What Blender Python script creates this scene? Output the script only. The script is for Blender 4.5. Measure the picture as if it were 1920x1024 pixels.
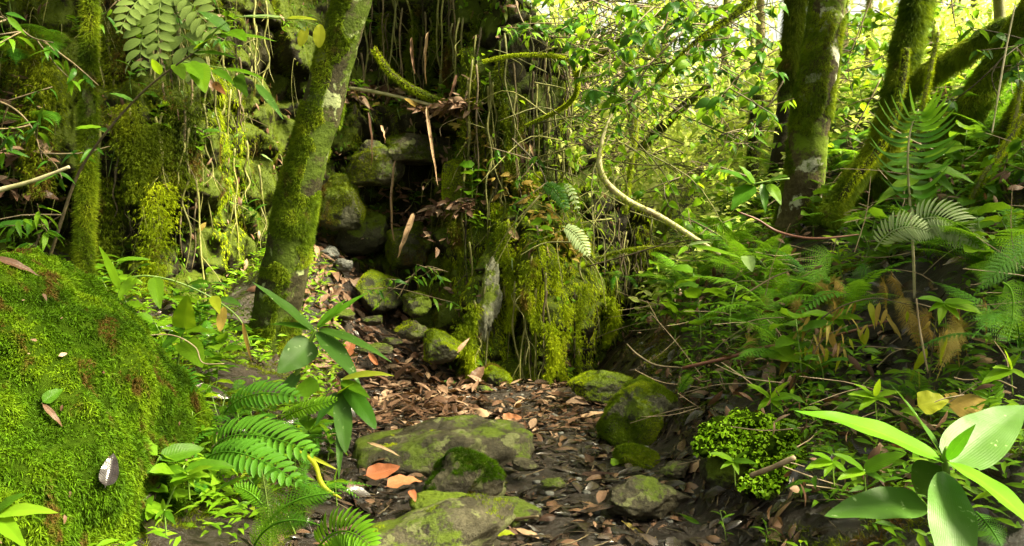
import bpy, math, random
import numpy as np
from mathutils import Vector, Matrix, Euler

# ------------------------------------------------------------------ camera, world, sun, exposure
sc = bpy.context.scene
for o in list(bpy.data.objects):
    bpy.data.objects.remove(o)
FPX = 1663.0
PITCH = math.radians(3.85)
CAM = np.array([0.0, 0.0, 1.2])
cd = bpy.data.cameras.new('camera')
cam = bpy.data.objects.new('camera', cd)
sc.collection.objects.link(cam)
cam.location = CAM
cam.rotation_euler = (math.pi / 2 - PITCH, 0, 0)
cd.sensor_width = 36
cd.lens = 36 * FPX / 1920
cd.clip_start = 0.05
cd.clip_end = 600
sc.camera = cam

SUN_EL, SUN_AZ = math.radians(46), math.radians(106)      # azimuth from +Y towards +X (the light comes from the right)
w = bpy.data.worlds.new('World')
sc.world = w
w.use_nodes = True
wn = w.node_tree
sky = wn.nodes.new('ShaderNodeTexSky')
sky.sky_type = 'NISHITA'
sky.sun_disc = False
sky.sun_elevation = SUN_EL
sky.sun_rotation = SUN_AZ
sky.air_density = 1.0
sky.dust_density = 6.0
sky.ozone_density = 0.3
hz = wn.nodes.new('ShaderNodeHueSaturation')              # thin bright overcast: the sky is nearly white
hz.inputs['Saturation'].default_value = 0.3
wm = wn.nodes.new('ShaderNodeMix')
wm.data_type = 'RGBA'
wm.blend_type = 'MULTIPLY'
wm.inputs[0].default_value = 1.0
wm.inputs[7].default_value = (1.0, 0.96, 0.74, 1)
wn.links.new(sky.outputs[0], hz.inputs['Color'])
wn.links.new(hz.outputs[0], wm.inputs[6])
wn.links.new(wm.outputs[2], wn.nodes['Background'].inputs[0])
wn.nodes['Background'].inputs[1].default_value = 0.065
sl = bpy.data.lights.new('sun', 'SUN')
sl.energy = 4.4
sl.angle = math.radians(16)
sl.color = (1.0, 0.91, 0.62)
so = bpy.data.objects.new('sun', sl)
sc.collection.objects.link(so)
sd = Vector((math.sin(SUN_AZ) * math.cos(SUN_EL), math.cos(SUN_AZ) * math.cos(SUN_EL), math.sin(SUN_EL)))
so.rotation_euler = (-sd).to_track_quat('-Z', 'Y').to_euler()
so.location = (3, 6, 12)
sc.view_settings.view_transform = 'Standard'
sc.view_settings.look = 'None'
sc.view_settings.gamma = 1
sc.view_settings.exposure = 2.82
sc.render.engine = 'CYCLES'
sc.cycles.max_bounces = 7
sc.cycles.diffuse_bounces = 2
sc.cycles.transmission_bounces = 4
sc.cycles.glossy_bounces = 2
sc.cycles.caustics_reflective = False
sc.cycles.caustics_refractive = False

rng = np.random.default_rng(7)
random.seed(7)
COL = sc.collection


# ------------------------------------------------------------------ numeric helpers
def nrm(a):
    a = np.asarray(a, float)
    return a / np.maximum(np.linalg.norm(a, axis=-1, keepdims=True), 1e-9)


def sstep(a, b, x):
    t = np.clip((x - a) / (b - a), 0, 1)
    return t * t * (3 - 2 * t)


def _h(ix, iy, iz, seed):
    n = (ix * 374761393 + iy * 668265263 + iz * 1440662683 + seed * 974634777) & 0xffffffff
    n = ((n ^ (n >> 13)) * 1274126177) & 0xffffffff
    n = (n ^ (n >> 16)) & 0xffffffff
    return n / 4294967295.0


def vnoise(p, seed=0):
    p = np.asarray(p, float)
    i = np.floor(p).astype(np.int64)
    f = p - i
    u = f * f * (3 - 2 * f)
    r = 0
    for dx in (0, 1):
        for dy in (0, 1):
            for dz in (0, 1):
                wt = (u[..., 0] if dx else 1 - u[..., 0]) * (u[..., 1] if dy else 1 - u[..., 1]) * (u[..., 2] if dz else 1 - u[..., 2])
                r = r + wt * _h(i[..., 0] + dx, i[..., 1] + dy, i[..., 2] + dz, seed)
    return r * 2 - 1


def fbm(p, oct=4, seed=0, gain=0.5):
    r, a = 0, 1.0
    p = np.asarray(p, float)
    for k in range(oct):
        r = r + a * vnoise(p * (2 ** k) + 13.7 * k, seed + k)
        a *= gain
    return r


def cells(p, seed=0):
    """nearest-cell random value and distance to the border (blocky fractured rock)"""
    p = np.asarray(p, float)
    i = np.floor(p).astype(np.int64)
    best = np.full(p.shape[:-1], 9.0)
    sec = np.full(p.shape[:-1], 9.0)
    val = np.zeros(p.shape[:-1])
    for dx in (-1, 0, 1):
        for dy in (-1, 0, 1):
            for dz in (-1, 0, 1):
                c = i + np.array([dx, dy, dz])
                q = np.stack([c[..., k] + 0.15 + 0.7 * _h(c[..., 0], c[..., 1], c[..., 2], seed + 11 * k) for k in range(3)], -1)
                d = np.linalg.norm(q - p, axis=-1)
                v = _h(c[..., 0], c[..., 1], c[..., 2], seed + 77)
                nb = d < best
                sec = np.where(nb, best, np.minimum(sec, d))
                val = np.where(nb, v, val)
                best = np.where(nb, d, best)
    return val, sec - best


def V3(*a):
    return np.array(a, float)


def P(px, py, Y):
    """world point seen at photo pixel (px, py) at the distance Y"""
    dx, dy = (px - 960) / FPX, (512 - py) / FPX
    d = V3(dx, math.cos(PITCH) + dy * math.sin(PITCH), -math.sin(PITCH) + dy * math.cos(PITCH))
    return CAM + d * (Y / d[1])


# ------------------------------------------------------------------ terrain
def T(x, y, detail=True):
    x = np.asarray(x, float)
    y = np.asarray(y, float)
    xl = -0.62 - 0.10 * np.clip(y - 3, -3, 4)
    xr = 0.66 - 0.04 * np.clip(y - 3, -2, 4)
    zl = np.clip(xl - x, 0, 3)
    zl = 0.36 * zl * sstep(0, 0.25, zl) + 0.03
    zr = np.clip(x - xr, 0, 30)
    sl_ = 0.56 + 0.07 * np.clip(y - 3, -2, 4)
    zr2 = np.where(zr < 2.4, zr * sl_, 2.4 * sl_ + (zr - 2.4) * 0.2) * sstep(0, 0.3, zr)
    z = np.where(x < xl, zl, np.where(x > xr, zr2, 0))
    z = z + 0.52 * np.clip(y - 5.75, 0, 2.4) * np.clip((-0.45 - x) / 1.0, 0, 1.1) * (1 - 0.6 * sstep(1.7, 2.2, -x))     # debris slope
    z = z - 0.14 * np.clip(y - 6.1, 0, 2.5) * sstep(-0.4, 0.2, x) * (1 - sstep(1.0, 2.0, x))
    hs = 0.22 - 0.13 * sstep(0.8, 3, x) + 0.2 * (1 - sstep(-2, 1, x))
    z = z + hs * np.clip(y - 9.0, 0, 40) + 3.0 * np.exp(-((x - 0.9) / 1.5) ** 2 - ((y - 16) / 2.3) ** 2)
    z = z - 0.05 * np.clip(2.0 - y, 0, 6)
    if detail:
        p = np.stack([x, y, np.zeros_like(x)], -1)
        off = sstep(0.0, 0.8, np.abs(x - 0.02) - 0.6)
        z = z + 0.10 * fbm(p * 1.3, 3, 5) * (0.25 + off) + 0.022 * fbm(p * 7, 3, 9) * (0.6 + off) + 0.008 * vnoise(p * 31, 3)
    return z


def Tn(x, y):
    e = 0.04
    return nrm(V3(-(T(x + e, y) - T(x - e, y)) / (2 * e), -(T(x, y + e) - T(x, y - e)) / (2 * e), 1))


def G(px, py, lift=0.0):
    """terrain point seen at photo pixel"""
    ys = np.linspace(1.3, 30, 1500)
    d = P(px, py, 1.0) - CAM
    q = CAM + ys[:, None] * d
    h = T(q[:, 0], q[:, 1])
    k = np.argmax(q[:, 2] < h)
    return V3(q[k, 0], q[k, 1], h[k] + lift)


# ------------------------------------------------------------------ mesh accumulator
class M:
    def __init__(s):
        s.V, s.F, s.U, s.R, s.n = [], [], [], [], 0

    def add(s, V, F, U=None, R=None):
        V = np.asarray(V, float).reshape(-1, 3)
        F = np.asarray(F, np.int64)
        if U is None:
            U = np.zeros((len(V), 2))
        if R is None:
            R = np.full(len(V), rng.random())
        elif np.isscalar(R):
            R = np.full(len(V), R)
        s.V.append(V)
        s.F.append(F + s.n)
        s.U.append(np.asarray(U, float).reshape(-1, 2))
        s.R.append(R)
        s.n += len(V)
        return s

    def arrays(s):
        return np.concatenate(s.V), s.F, np.concatenate(s.U), np.concatenate(s.R)

    def mesh(s, name, mat, smooth=True):
        V, Fl, U, R = s.arrays()
        me = bpy.data.meshes.new(name)
        me.vertices.add(len(V))
        me.vertices.foreach_set('co', V.astype(np.float32).ravel())
        loops = np.concatenate([f.ravel() for f in Fl])
        tot = np.concatenate([np.full(len(f), f.shape[1], np.int32) for f in Fl])
        start = np.concatenate([[0], np.cumsum(tot)[:-1]]).astype(np.int32)
        me.loops.add(len(loops))
        me.loops.foreach_set('vertex_index', loops.astype(np.int32))
        me.polygons.add(len(tot))
        me.polygons.foreach_set('loop_start', start)
        me.polygons.foreach_set('loop_total', tot)
        me.polygons.foreach_set('use_smooth', np.full(len(tot), smooth))
        uv = me.uv_layers.new(name='UVMap')
        uv.data.foreach_set('uv', U[loops].astype(np.float32).ravel())
        at = me.attributes.new('rnd', 'FLOAT', 'POINT')
        at.data.foreach_set('value', R.astype(np.float32))
        for m in (mat if isinstance(mat, (list, tuple)) else [mat]):
            me.materials.append(m)
        me.update(calc_edges=True)
        return me


def grid_faces(a, b, wrap=False):
    i = np.arange(a - 1)[:, None]
    j = np.arange(b if wrap else b - 1)[None, :]
    k = (j + 1) % b
    return np.stack([i * b + j, i * b + k, (i + 1) * b + k, (i + 1) * b + j], -1).reshape(-1, 4)


def catmull(pts, n):
    p = np.asarray(pts, float)
    p = np.vstack([2 * p[0] - p[1], p, 2 * p[-1] - p[-2]])
    out = []
    segs = len(p) - 3
    for t in np.linspace(0, segs - 1e-6, n):
        k = int(t)
        f = t - k
        a, b, c, d = p[k:k + 4]
        out.append(0.5 * (2 * b + (c - a) * f + (2 * a - 5 * b + 4 * c - d) * f * f + (3 * b - a - 3 * c + d) * f ** 3))
    return np.array(out)


def tube(pts, rad, seg=8, n=None, rough=0.0, freq=8, seed=0, cap=True):
    """tapering tube through the points; returns V, F list, UV"""
    n = n or max(2, len(pts) * 6)
    if len(np.atleast_1d(rad)) == 1:
        rad = [rad, rad] if np.isscalar(rad) else [rad[0]] * 2
    rs = np.interp(np.linspace(0, 1, n), np.linspace(0, 1, len(rad)), rad)
    c = catmull(pts, n)
    tg = nrm(np.gradient(c, axis=0))
    ref = V3(0, 0, 1) if abs(tg[0][2]) < 0.9 else V3(1, 0, 0)
    s = nrm(np.cross(tg[0], ref))
    ring = []
    a = np.linspace(0, 2 * math.pi, seg, endpoint=False)
    for k in range(n):
        s = nrm(s - tg[k] * np.dot(s, tg[k]))
        b = np.cross(tg[k], s)
        ring.append(c[k] + rs[k] * (np.cos(a)[:, None] * s + np.sin(a)[:, None] * b))
    ring = np.array(ring)
    if rough:
        d = ring - c[:, None]
        nz = fbm(ring * freq, 3, seed)
        ring = c[:, None] + d * (1 + rough * nz[..., None])
    V = ring.reshape(-1, 3)
    U = np.stack(np.meshgrid(np.arange(seg) / seg, np.linspace(0, 1, n)), -1).reshape(-1, 2)
    F = grid_faces(n, seg, True)
    if cap:
        V = np.vstack([V, c[0], c[-1]])
        U = np.vstack([U, [0, 0], [0, 1]])
        j = np.arange(seg)
        k = (j + 1) % seg
        b0 = np.stack([k, j, np.full(seg, n * seg), np.full(seg, n * seg)], -1)[:, :3]
        b1 = np.stack([(n - 1) * seg + j, (n - 1) * seg + k, np.full(seg, n * seg + 1)], -1)
        return V, [F, b0, b1], U
    return V, [F], U


def add_tube(m, pts, rad, R=None, **k):
    V, Fs, U = tube(pts, rad, **k)
    base = m.n
    m.add(V, Fs[0], U, R)
    for f in Fs[1:]:
        m.F.append(f + base)
    return m


def prof(t, shape):
    if shape == 'lance':
        return np.sin(np.pi * np.clip(t, 0, 1) ** 0.75) ** 0.85 * (1 - 0.35 * t)
    if shape == 'ovate':
        return np.sin(np.pi * t ** 0.6) ** 0.75
    if shape == 'oblong':
        return np.sin(np.pi * t ** 0.95) ** 0.6
    if shape == 'heart':
        return np.sin(np.pi * t ** 0.48) ** 0.7 + 0.12 * np.exp(-(t / 0.08) ** 2)
    if shape == 'strap':
        return np.sin(np.pi * t ** 0.8) ** 0.4 * (1 - 0.5 * t)
    return np.sin(np.pi * t)


def leaf(base, tip, width, up=(0, 0, 1), bend=0.15, shape='lance', nu=4, nv=9, fold=0.18, wave=0.0, twist=0.0, ctrl=None):
    """curved leaf blade between two points, arching towards `up`"""
    base, tip, up = V3(*base), V3(*tip), nrm(up)
    L = np.linalg.norm(tip - base)
    if ctrl is None:
        ctrl = (base + tip) / 2 + up * L * bend
    t = np.linspace(0, 1, nv + 1)
    c = ((1 - t) ** 2)[:, None] * base + (2 * t * (1 - t))[:, None] * ctrl + (t ** 2)[:, None] * tip
    tg = nrm(np.gradient(c, axis=0))
    side = nrm(np.cross(tg, up))
    nn = np.cross(side, tg)
    if twist:
        a = twist * t
        side, nn = side * np.cos(a)[:, None] + nn * np.sin(a)[:, None], nn * np.cos(a)[:, None] - side * np.sin(a)[:, None]
    hw = np.maximum(prof(t, shape), 0.0) * width / 2
    hw[0] = max(hw[0], width * 0.03)
    u = np.linspace(-1, 1, nu + 1)
    V = c[:, None, :] + side[:, None, :] * (u[None, :, None] * hw[:, None, None]) + nn[:, None, :] * (np.abs(u)[None, :, None] * hw[:, None, None] * fold)
    if wave:
        V = V + nn[:, None, :] * (wave * width * (np.abs(u)[None, :, None] ** 2) * np.sin(t * 19)[:, None, None])
    U = np.stack(np.meshgrid((u + 1) / 2, t), -1).reshape(-1, 2)
    return V.reshape(-1, 3), grid_faces(nv + 1, nu + 1), U


def leaf_tpl(shape='ovate', width=0.45, bend=0.12, nu=2, nv=4, fold=0.2, stalk=0.0, curl=0):
    V, F, U = leaf((0, stalk, 0), (0, 1, -bend * 0.8 - curl), width, (0, 0, 1), bend, shape, nu, nv, fold)
    if stalk:
        k = len(V)
        V = np.vstack([V, [[-0.012, 0, 0], [0.012, 0, 0], [0.012, stalk + 0.05, 0.01], [-0.012, stalk + 0.05, 0.01]]])
        U = np.vstack([U, [[0.5, 0]] * 4])
        F = np.vstack([F, [[k, k + 1, k + 2, k + 3]]])
    return V, F, U


def frames(d, n):
    """rotation matrices whose local Y = d and local Z ~ n"""
    d = nrm(d)
    x = nrm(np.cross(d, n))
    z = np.cross(x, d)
    return np.stack([x, d, z], -1)


def scatter(m, tpl, pos, dirs, nor, size, R=None):
    V, F, U = tpl
    N = len(pos)
    if N == 0:
        return m
    A = frames(dirs, nor)
    W = np.einsum('nij,kj->nki', A, V) * np.asarray(size).reshape(-1, 1, 1) + np.asarray(pos)[:, None, :]
    Fs = (F[None] + (np.arange(N) * len(V))[:, None, None]).reshape(-1, F.shape[1])
    if R is None:
        R = rng.random(N)
    m.add(W.reshape(-1, 3), Fs, np.tile(U, (N, 1)), np.repeat(R, len(V)))
    return m


def rdir(n, zmin=-1, zmax=1):
    z = rng.uniform(zmin, zmax, n)
    a = rng.uniform(0, 2 * math.pi, n)
    r = np.sqrt(np.maximum(0, 1 - z * z))
    return np.stack([r * np.cos(a), r * np.sin(a), z], -1)


def blades(m, p, n, L, wd, down=0.0, spread=0.6, nb=4, seg=2):
    """little moss shoots rooted on surface points p with normals n"""
    N = len(p)
    if N == 0:
        return m
    p = np.repeat(p, nb, 0)
    n = np.repeat(n, nb, 0)
    L = np.repeat(np.broadcast_to(L, N), nb) * rng.uniform(0.5, 1.2, N * nb)
    wd = np.broadcast_to(wd, N * nb)
    K = len(p)
    d = nrm(n + rdir(K) * spread + V3(0, 0, -1) * down)
    side = nrm(np.cross(d, rdir(K)))
    p = p + rdir(K) * L[:, None] * 0.25
    b0 = p - side * wd[:, None] * 0.5 - n * 0.002
    b1 = p + side * wd[:, None] * 0.5 - n * 0.002
    bend = rdir(K) * 0.25 + V3(0, 0, -0.25 - down * 0.6)
    R = rng.random(K)
    if seg == 1:
        tip = p + d * L[:, None] + bend * L[:, None] * 0.5
        V = np.stack([b0, b1, tip], 1).reshape(-1, 3)
        F = np.arange(K * 3).reshape(-1, 3)
        U = np.tile([[0, 0], [1, 0], [0.5, 1]], (K, 1))
        m.add(V, F, U, np.repeat(R, 3))
    else:
        mid = p + d * L[:, None] * 0.55
        tip = p + d * L[:, None] + bend * L[:, None]
        c0 = mid - side * wd[:, None] * 0.6
        c1 = mid + side * wd[:, None] * 0.6
        V = np.stack([b0, b1, c1, c0, tip], 1).reshape(-1, 3)
        o = (np.arange(K) * 5)[:, None]
        U = np.tile([[0, 0], [1, 0], [1, .5], [0, .5], [0.5, 1]], (K, 1))
        base = m.n
        m.add(V, o + np.array([0, 1, 2, 3]), U, np.repeat(R, 5))
        m.F.append(base + o + np.array([3, 2, 4]))
    return m


def sample(V, F, n):
    """area-weighted random points + normals on a quad mesh"""
    V = np.asarray(V)
    F = np.asarray(F)
    if F.shape[1] == 4:
        Tt = np.vstack([F[:, [0, 1, 2]], F[:, [0, 2, 3]]])
    else:
        Tt = F
    a, b, c = V[Tt[:, 0]], V[Tt[:, 1]], V[Tt[:, 2]]
    cr = np.cross(b - a, c - a)
    ar = np.linalg.norm(cr, axis=1)
    k = rng.choice(len(Tt), n, p=ar / ar.sum())
    r1, r2 = np.sqrt(rng.random(n)), rng.random(n)
    p = a[k] * (1 - r1)[:, None] + b[k] * (r1 * (1 - r2))[:, None] + c[k] * (r1 * r2)[:, None]
    return p, nrm(cr[k])


# ------------------------------------------------------------------ objects and tags
def tag(o, label=None, cat=None, group=None, kind=None):
    if label:
        o['label'] = label
    if cat:
        o['category'] = cat
    if group:
        o['group'] = group
    if kind:
        o['kind'] = kind
    return o


def thing(name, label, cat, loc=(0, 0, 0), group=None):
    o = bpy.data.objects.new(name, None)
    COL.objects.link(o)
    o.location = loc
    o.empty_display_size = 0.1
    return tag(o, label, cat, group)


def link(name, me, parent=None, loc=None, rot=None, world=True, kind=None):
    """mesh object; a child built in world coordinates gets the parent's location taken off"""
    o = bpy.data.objects.new(name, me)
    COL.objects.link(o)
    if parent:
        o.parent = parent
        if world and loc is None:
            p = parent
            off = Vector((0, 0, 0))
            while p:
                off += p.location
                p = p.parent
            o.location = -off
    if loc is not None:
        o.location = loc
    if rot is not None:
        o.rotation_euler = rot
    if kind:
        o['kind'] = kind
    return o


def copy_thing(root, loc, rot, scale, label, group=None):
    r = root.copy()
    COL.objects.link(r)
    r.location = loc
    r.rotation_euler = rot
    r.scale = (scale,) * 3
    r['label'] = label
    if group:
        r['group'] = group
    for ch in root.children:
        c = ch.copy()
        COL.objects.link(c)
        c.parent = r
        for g in ch.children:
            e = g.copy()
            COL.objects.link(e)
            e.parent = c
    return r


# ------------------------------------------------------------------ materials
class NT:
    def __init__(s, name):
        s.m = bpy.data.materials.new(name)
        s.m.use_nodes = True
        s.t = s.m.node_tree
        s.b = s.t.nodes['Principled BSDF']
        s.out = s.t.nodes['Material Output']

    def n(s, ty, **k):
        x = s.t.nodes.new(ty)
        for a, v in k.items():
            if a.startswith('_'):
                x.inputs[int(a[1:])].default_value = v
            else:
                setattr(x, a, v)
        return x

    def l(s, a, b):
        s.t.links.new(a, b)

    def noise(s, scale, detail=4, rough=0.55, obj=False, stretch=None, dist=0.0):
        if obj:
            tc = s.n('ShaderNodeTexCoord').outputs['Object']
        else:
            tc = s.n('ShaderNodeNewGeometry').outputs['Position']
        if stretch:
            mp = s.n('ShaderNodeMapping')
            mp.inputs['Scale'].default_value = stretch
            s.l(tc, mp.inputs['Vector'])
            tc = mp.outputs[0]
        x = s.n('ShaderNodeTexNoise')
        x.inputs['Scale'].default_value = scale
        x.inputs['Detail'].default_value = detail
        x.inputs['Roughness'].default_value = rough
        x.inputs['Distortion'].default_value = dist
        s.l(tc, x.inputs['Vector'])
        return x.outputs['Fac']

    def ramp(s, fac, stops, interp='LINEAR'):
        r = s.n('ShaderNodeValToRGB')
        r.color_ramp.interpolation = interp
        e = r.color_ramp.elements
        while len(e) < len(stops):
            e.new(0.5)
        for k, (p, c) in enumerate(stops):
            e[k].position = p
            e[k].color = (c, c, c, 1) if np.isscalar(c) else (*c, 1)
        s.l(fac, r.inputs[0])
        return r.outputs[0]

    def mix(s, fac, a, b, mode='MIX'):
        x = s.n('ShaderNodeMix', data_type='RGBA', blend_type=mode)
        for sock, v in ((x.inputs[0], fac), (x.inputs[6], a), (x.inputs[7], b)):
            if hasattr(v, 'is_linked'):
                s.l(v, sock)
            elif np.isscalar(v):
                sock.default_value = v
            else:
                sock.default_value = (*v, 1)
        return x.outputs[2]

    def math(s, op, a, b=0.0, clamp=False):
        x = s.n('ShaderNodeMath', operation=op, use_clamp=clamp)
        for k, v in enumerate((a, b)):
            if hasattr(v, 'is_linked'):
                s.l(v, x.inputs[k])
            else:
                x.inputs[k].default_value = v
        return x.outputs[0]

    def bump(s, h, strength=0.5, dist=0.02):
        b = s.n('ShaderNodeBump')
        b.inputs['Strength'].default_value = strength
        b.inputs['Distance'].default_value = dist
        s.l(h, b.inputs['Height'])
        s.l(b.outputs[0], s.b.inputs['Normal'])
        return b

    def rnd(s):
        a = s.n('ShaderNodeAttribute', attribute_name='rnd').outputs['Fac']
        o = s.n('ShaderNodeObjectInfo').outputs['Random']
        return s.math('FRACT', s.math('ADD', a, o))

    def nz(s):
        g = s.n('ShaderNodeNewGeometry').outputs['Normal']
        sp = s.n('ShaderNodeSeparateXYZ')
        s.l(g, sp.inputs[0])
        return sp.outputs[2]


def leaf_mat(name, stops, trans=0.35, tcol=(0.28, 0.5, 0.02), para=0, rough=0.42, veins=14, vein=0.35, spots=None, spot_amt=0.56, spec=0.13, holes=0):
    s = NT(name)
    r = s.rnd()
    col = s.ramp(r, stops)
    n1 = s.noise(9, 3, obj=True)
    col = s.mix(0.55, col, s.ramp(n1, [(0.3, 0.55), (0.7, 1.0)]), 'MULTIPLY')
    uv = s.n('ShaderNodeUVMap')
    sp = s.n('ShaderNodeSeparateXYZ')
    s.l(uv.outputs[0], sp.inputs[0])
    au = s.math('ABSOLUTE', s.math('SUBTRACT', sp.outputs[0], 0.5))
    if para:
        au = s.math('ADD', au, s.math('MULTIPLY', s.noise(14, 4, obj=True), 0.05))
    mid = s.math('LESS_THAN', au, 0.045 if para else 0.025)
    hgt = None
    if veins:
        ph = s.math('SUBTRACT', s.math('MULTIPLY', sp.outputs[1], veins), s.math('MULTIPLY', au, 5.0))
        tri = s.math('ABSOLUTE', s.math('SUBTRACT', s.math('FRACT', ph), 0.5))
        vn = s.math('LESS_THAN', tri, 0.07)
        mid = s.math('MAXIMUM', mid, s.math('MULTIPLY', vn, 0.4))
        hgt = tri
    if para:
        st = s.math('ABSOLUTE', s.math('SUBTRACT', s.math('FRACT', s.math('MULTIPLY', au, para)), 0.5))
        mid = s.math('MAXIMUM', mid, s.math('MULTIPLY', s.math('LESS_THAN', st, 0.1), 0.06))
        hgt = s.math('ADD', s.math('MULTIPLY', st, 0.35), s.math('MULTIPLY', s.noise(22, 4, obj=True), 1.6))
    light = s.mix(1.0, col, (1.5, 1.45, 1.6), 'MULTIPLY')
    col = s.mix(s.math('MULTIPLY', mid, vein), col, light)
    if spots is not None:
        n2 = s.noise(38, 3, obj=True)
        col = s.mix(s.ramp(n2, [(spot_amt, 0.0), (spot_amt + 0.06, 1.0)]), col, spots)
    s.l(col, s.b.inputs['Base Color'])
    s.b.inputs['Roughness'].default_value = rough
    s.b.inputs['Specular IOR Level'].default_value = spec
    if hgt is not None:
        s.bump(hgt, 0.25, 0.004)
    if holes:
        s.l(s.ramp(s.noise(16, 1, obj=True), [(holes, 1.0), (holes + 0.004, 0.0)]), s.b.inputs['Alpha'])
    if trans:
        tr = s.n('ShaderNodeBsdfTranslucent')
        s.l(s.mix(1.0, s.mix(0.5, col, tcol), (1.15, 1.15, 1.0), 'MULTIPLY'), tr.inputs[0])
        mx = s.n('ShaderNodeMixShader')
        mx.inputs[0].default_value = trans
        s.l(s.b.outputs[0], mx.inputs[1])
        s.l(tr.outputs[0], mx.inputs[2])
        s.l(mx.outputs[0], s.out.inputs[0])
    return s.m


def moss_mat(name, dark, mid, bright, brown=None, trans=0.3, scale=2.2, bt=0.63):
    s = NT(name)
    n1 = s.noise(scale, 4, 0.6)
    col = s.ramp(n1, [(0.32, dark), (0.5, mid), (0.68, bright)])
    r = s.rnd()
    col = s.mix(0.8, col, s.ramp(r, [(0.0, 0.45), (0.6, 1.0), (1.0, 1.35)]), 'MULTIPLY')
    if brown:
        n2 = s.noise(scale * 1.7, 3, 0.6, stretch=(1, 1, 0.6))
        col = s.mix(s.ramp(n2, [(bt, 0.0), (bt + 0.07, 1.0)]), col, brown)
    s.l(col, s.b.inputs['Base Color'])
    s.b.inputs['Roughness'].default_value = 0.6
    s.b.inputs['Specular IOR Level'].default_value = 0.065
    tr = s.n('ShaderNodeBsdfTranslucent')
    s.l(s.mix(1.0, col, (1.5, 1.4, 0.8), 'MULTIPLY'), tr.inputs[0])
    mx = s.n('ShaderNodeMixShader')
    mx.inputs[0].default_value = trans
    s.l(s.b.outputs[0], mx.inputs[1])
    s.l(tr.outputs[0], mx.inputs[2])
    s.l(mx.outputs[0], s.out.inputs[0])
    return s.m


def rock_mat(name, base=((0.016, 0.013, 0.008), (0.055, 0.048, 0.028), (0.12, 0.108, 0.065)), moss=(0.045, 0.065, 0.005), mt=0.5, lichen=None, scale=5, stretch=None, rough=0.6, mup=0.35):
    s = NT(name)
    n1 = s.noise(scale, 6, 0.62, stretch=stretch)
    col = s.ramp(n1, [(0.3, base[0]), (0.5, base[1]), (0.72, base[2])])
    nf = s.noise(scale * 14, 4, 0.7)
    col = s.mix(0.7, col, s.ramp(nf, [(0.35, 0.45), (0.65, 1.2)]), 'MULTIPLY')
    if lichen:
        n3 = s.math('ADD', s.noise(scale * 1.9, 3, 0.5, dist=0.3), s.math('MULTIPLY', s.math('SUBTRACT', nf, 0.5), 0.16))
        col = s.mix(s.ramp(n3, [(0.58, 0.0), (0.61, 0.85)]), col, lichen)
    if moss:
        n2 = s.noise(scale * 0.8, 5, 0.65)
        f = s.math('ADD', s.math('ADD', n2, s.math('MULTIPLY', s.nz(), mup * 0.5)), s.math('MULTIPLY', s.math('SUBTRACT', nf, 0.5), 0.35))
        mc = s.mix(s.noise(scale * 9, 3), moss, [c * 2.2 for c in moss])
        col = s.mix(s.ramp(f, [(mt, 0.0), (mt + 0.08, 1.0)]), col, mc)
    s.l(col, s.b.inputs['Base Color'])
    s.b.inputs['Roughness'].default_value = rough
    s.b.inputs['Specular IOR Level'].default_value = 0.0 if 'underlay' in name else 0.1 if 'cliff' in name or 'bark' in name else 0.22
    nb = s.noise(scale * 5, 8, 0.7)
    s.bump(nb, 0.9, 0.03)
    return s.m


def plain(name, a, b, scale=20, rough=0.7, bump=0.4, stretch=None, obj=False, use_rnd=False):
    s = NT(name)
    n1 = s.noise(scale, 5, 0.6, obj=obj, stretch=stretch)
    col = s.ramp(n1, [(0.35, a), (0.65, b)])
    if use_rnd:
        col = s.mix(0.8, col, s.ramp(s.rnd(), [(0, 0.5), (1, 1.4)]), 'MULTIPLY')
    s.l(col, s.b.inputs['Base Color'])
    s.b.inputs['Roughness'].default_value = rough
    s.bump(n1, bump, 0.01)
    return s.m


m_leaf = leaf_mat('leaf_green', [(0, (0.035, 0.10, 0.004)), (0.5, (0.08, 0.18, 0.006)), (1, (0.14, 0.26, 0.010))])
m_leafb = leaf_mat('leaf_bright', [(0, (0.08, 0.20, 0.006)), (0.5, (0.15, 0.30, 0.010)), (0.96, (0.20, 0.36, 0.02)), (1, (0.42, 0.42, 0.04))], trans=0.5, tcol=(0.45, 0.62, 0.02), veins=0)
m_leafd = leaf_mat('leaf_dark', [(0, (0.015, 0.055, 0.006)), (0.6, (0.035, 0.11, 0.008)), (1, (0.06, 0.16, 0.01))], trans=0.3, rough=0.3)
m_big = leaf_mat('leaf_broad', [(0, (0.035, 0.09, 0.012)), (1, (0.055, 0.13, 0.015))], trans=0.22, para=22, tcol=(0.12, 0.25, 0.02), rough=0.42, veins=0, vein=0.14, spots=(0.24, 0.33, 0.14), spot_amt=0.66, holes=0.76)
m_bigb = leaf_mat('leaf_lit', [(0, (0.075, 0.20, 0.008)), (1, (0.10, 0.24, 0.010))], trans=0.3, para=18, tcol=(0.10, 0.4, 0.01), rough=0.35, veins=0, vein=0.7)  # brighter copy of the broad leaf, light put into its green
m_fern = leaf_mat('fern_green', [(0, (0.035, 0.13, 0.010)), (1, (0.09, 0.24, 0.015))], trans=0.35, veins=9)
m_fernb = leaf_mat('fern_bright', [(0, (0.10, 0.26, 0.01)), (1, (0.17, 0.36, 0.015))], trans=0.45, veins=9)
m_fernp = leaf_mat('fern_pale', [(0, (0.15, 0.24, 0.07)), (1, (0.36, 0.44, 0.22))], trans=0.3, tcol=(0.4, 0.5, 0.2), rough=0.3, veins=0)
m_yel = leaf_mat('leaf_yellow', [(0, (0.26, 0.32, 0.015)), (1, (0.36, 0.38, 0.03))], trans=0.4, tcol=(0.7, 0.75, 0.02))
m_dry = leaf_mat('leaf_dry', [(0, (0.16, 0.10, 0.02)), (0.5, (0.34, 0.24, 0.05)), (1, (0.42, 0.34, 0.09))], trans=0.3, tcol=(0.5, 0.35, 0.05), rough=0.6)
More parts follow.
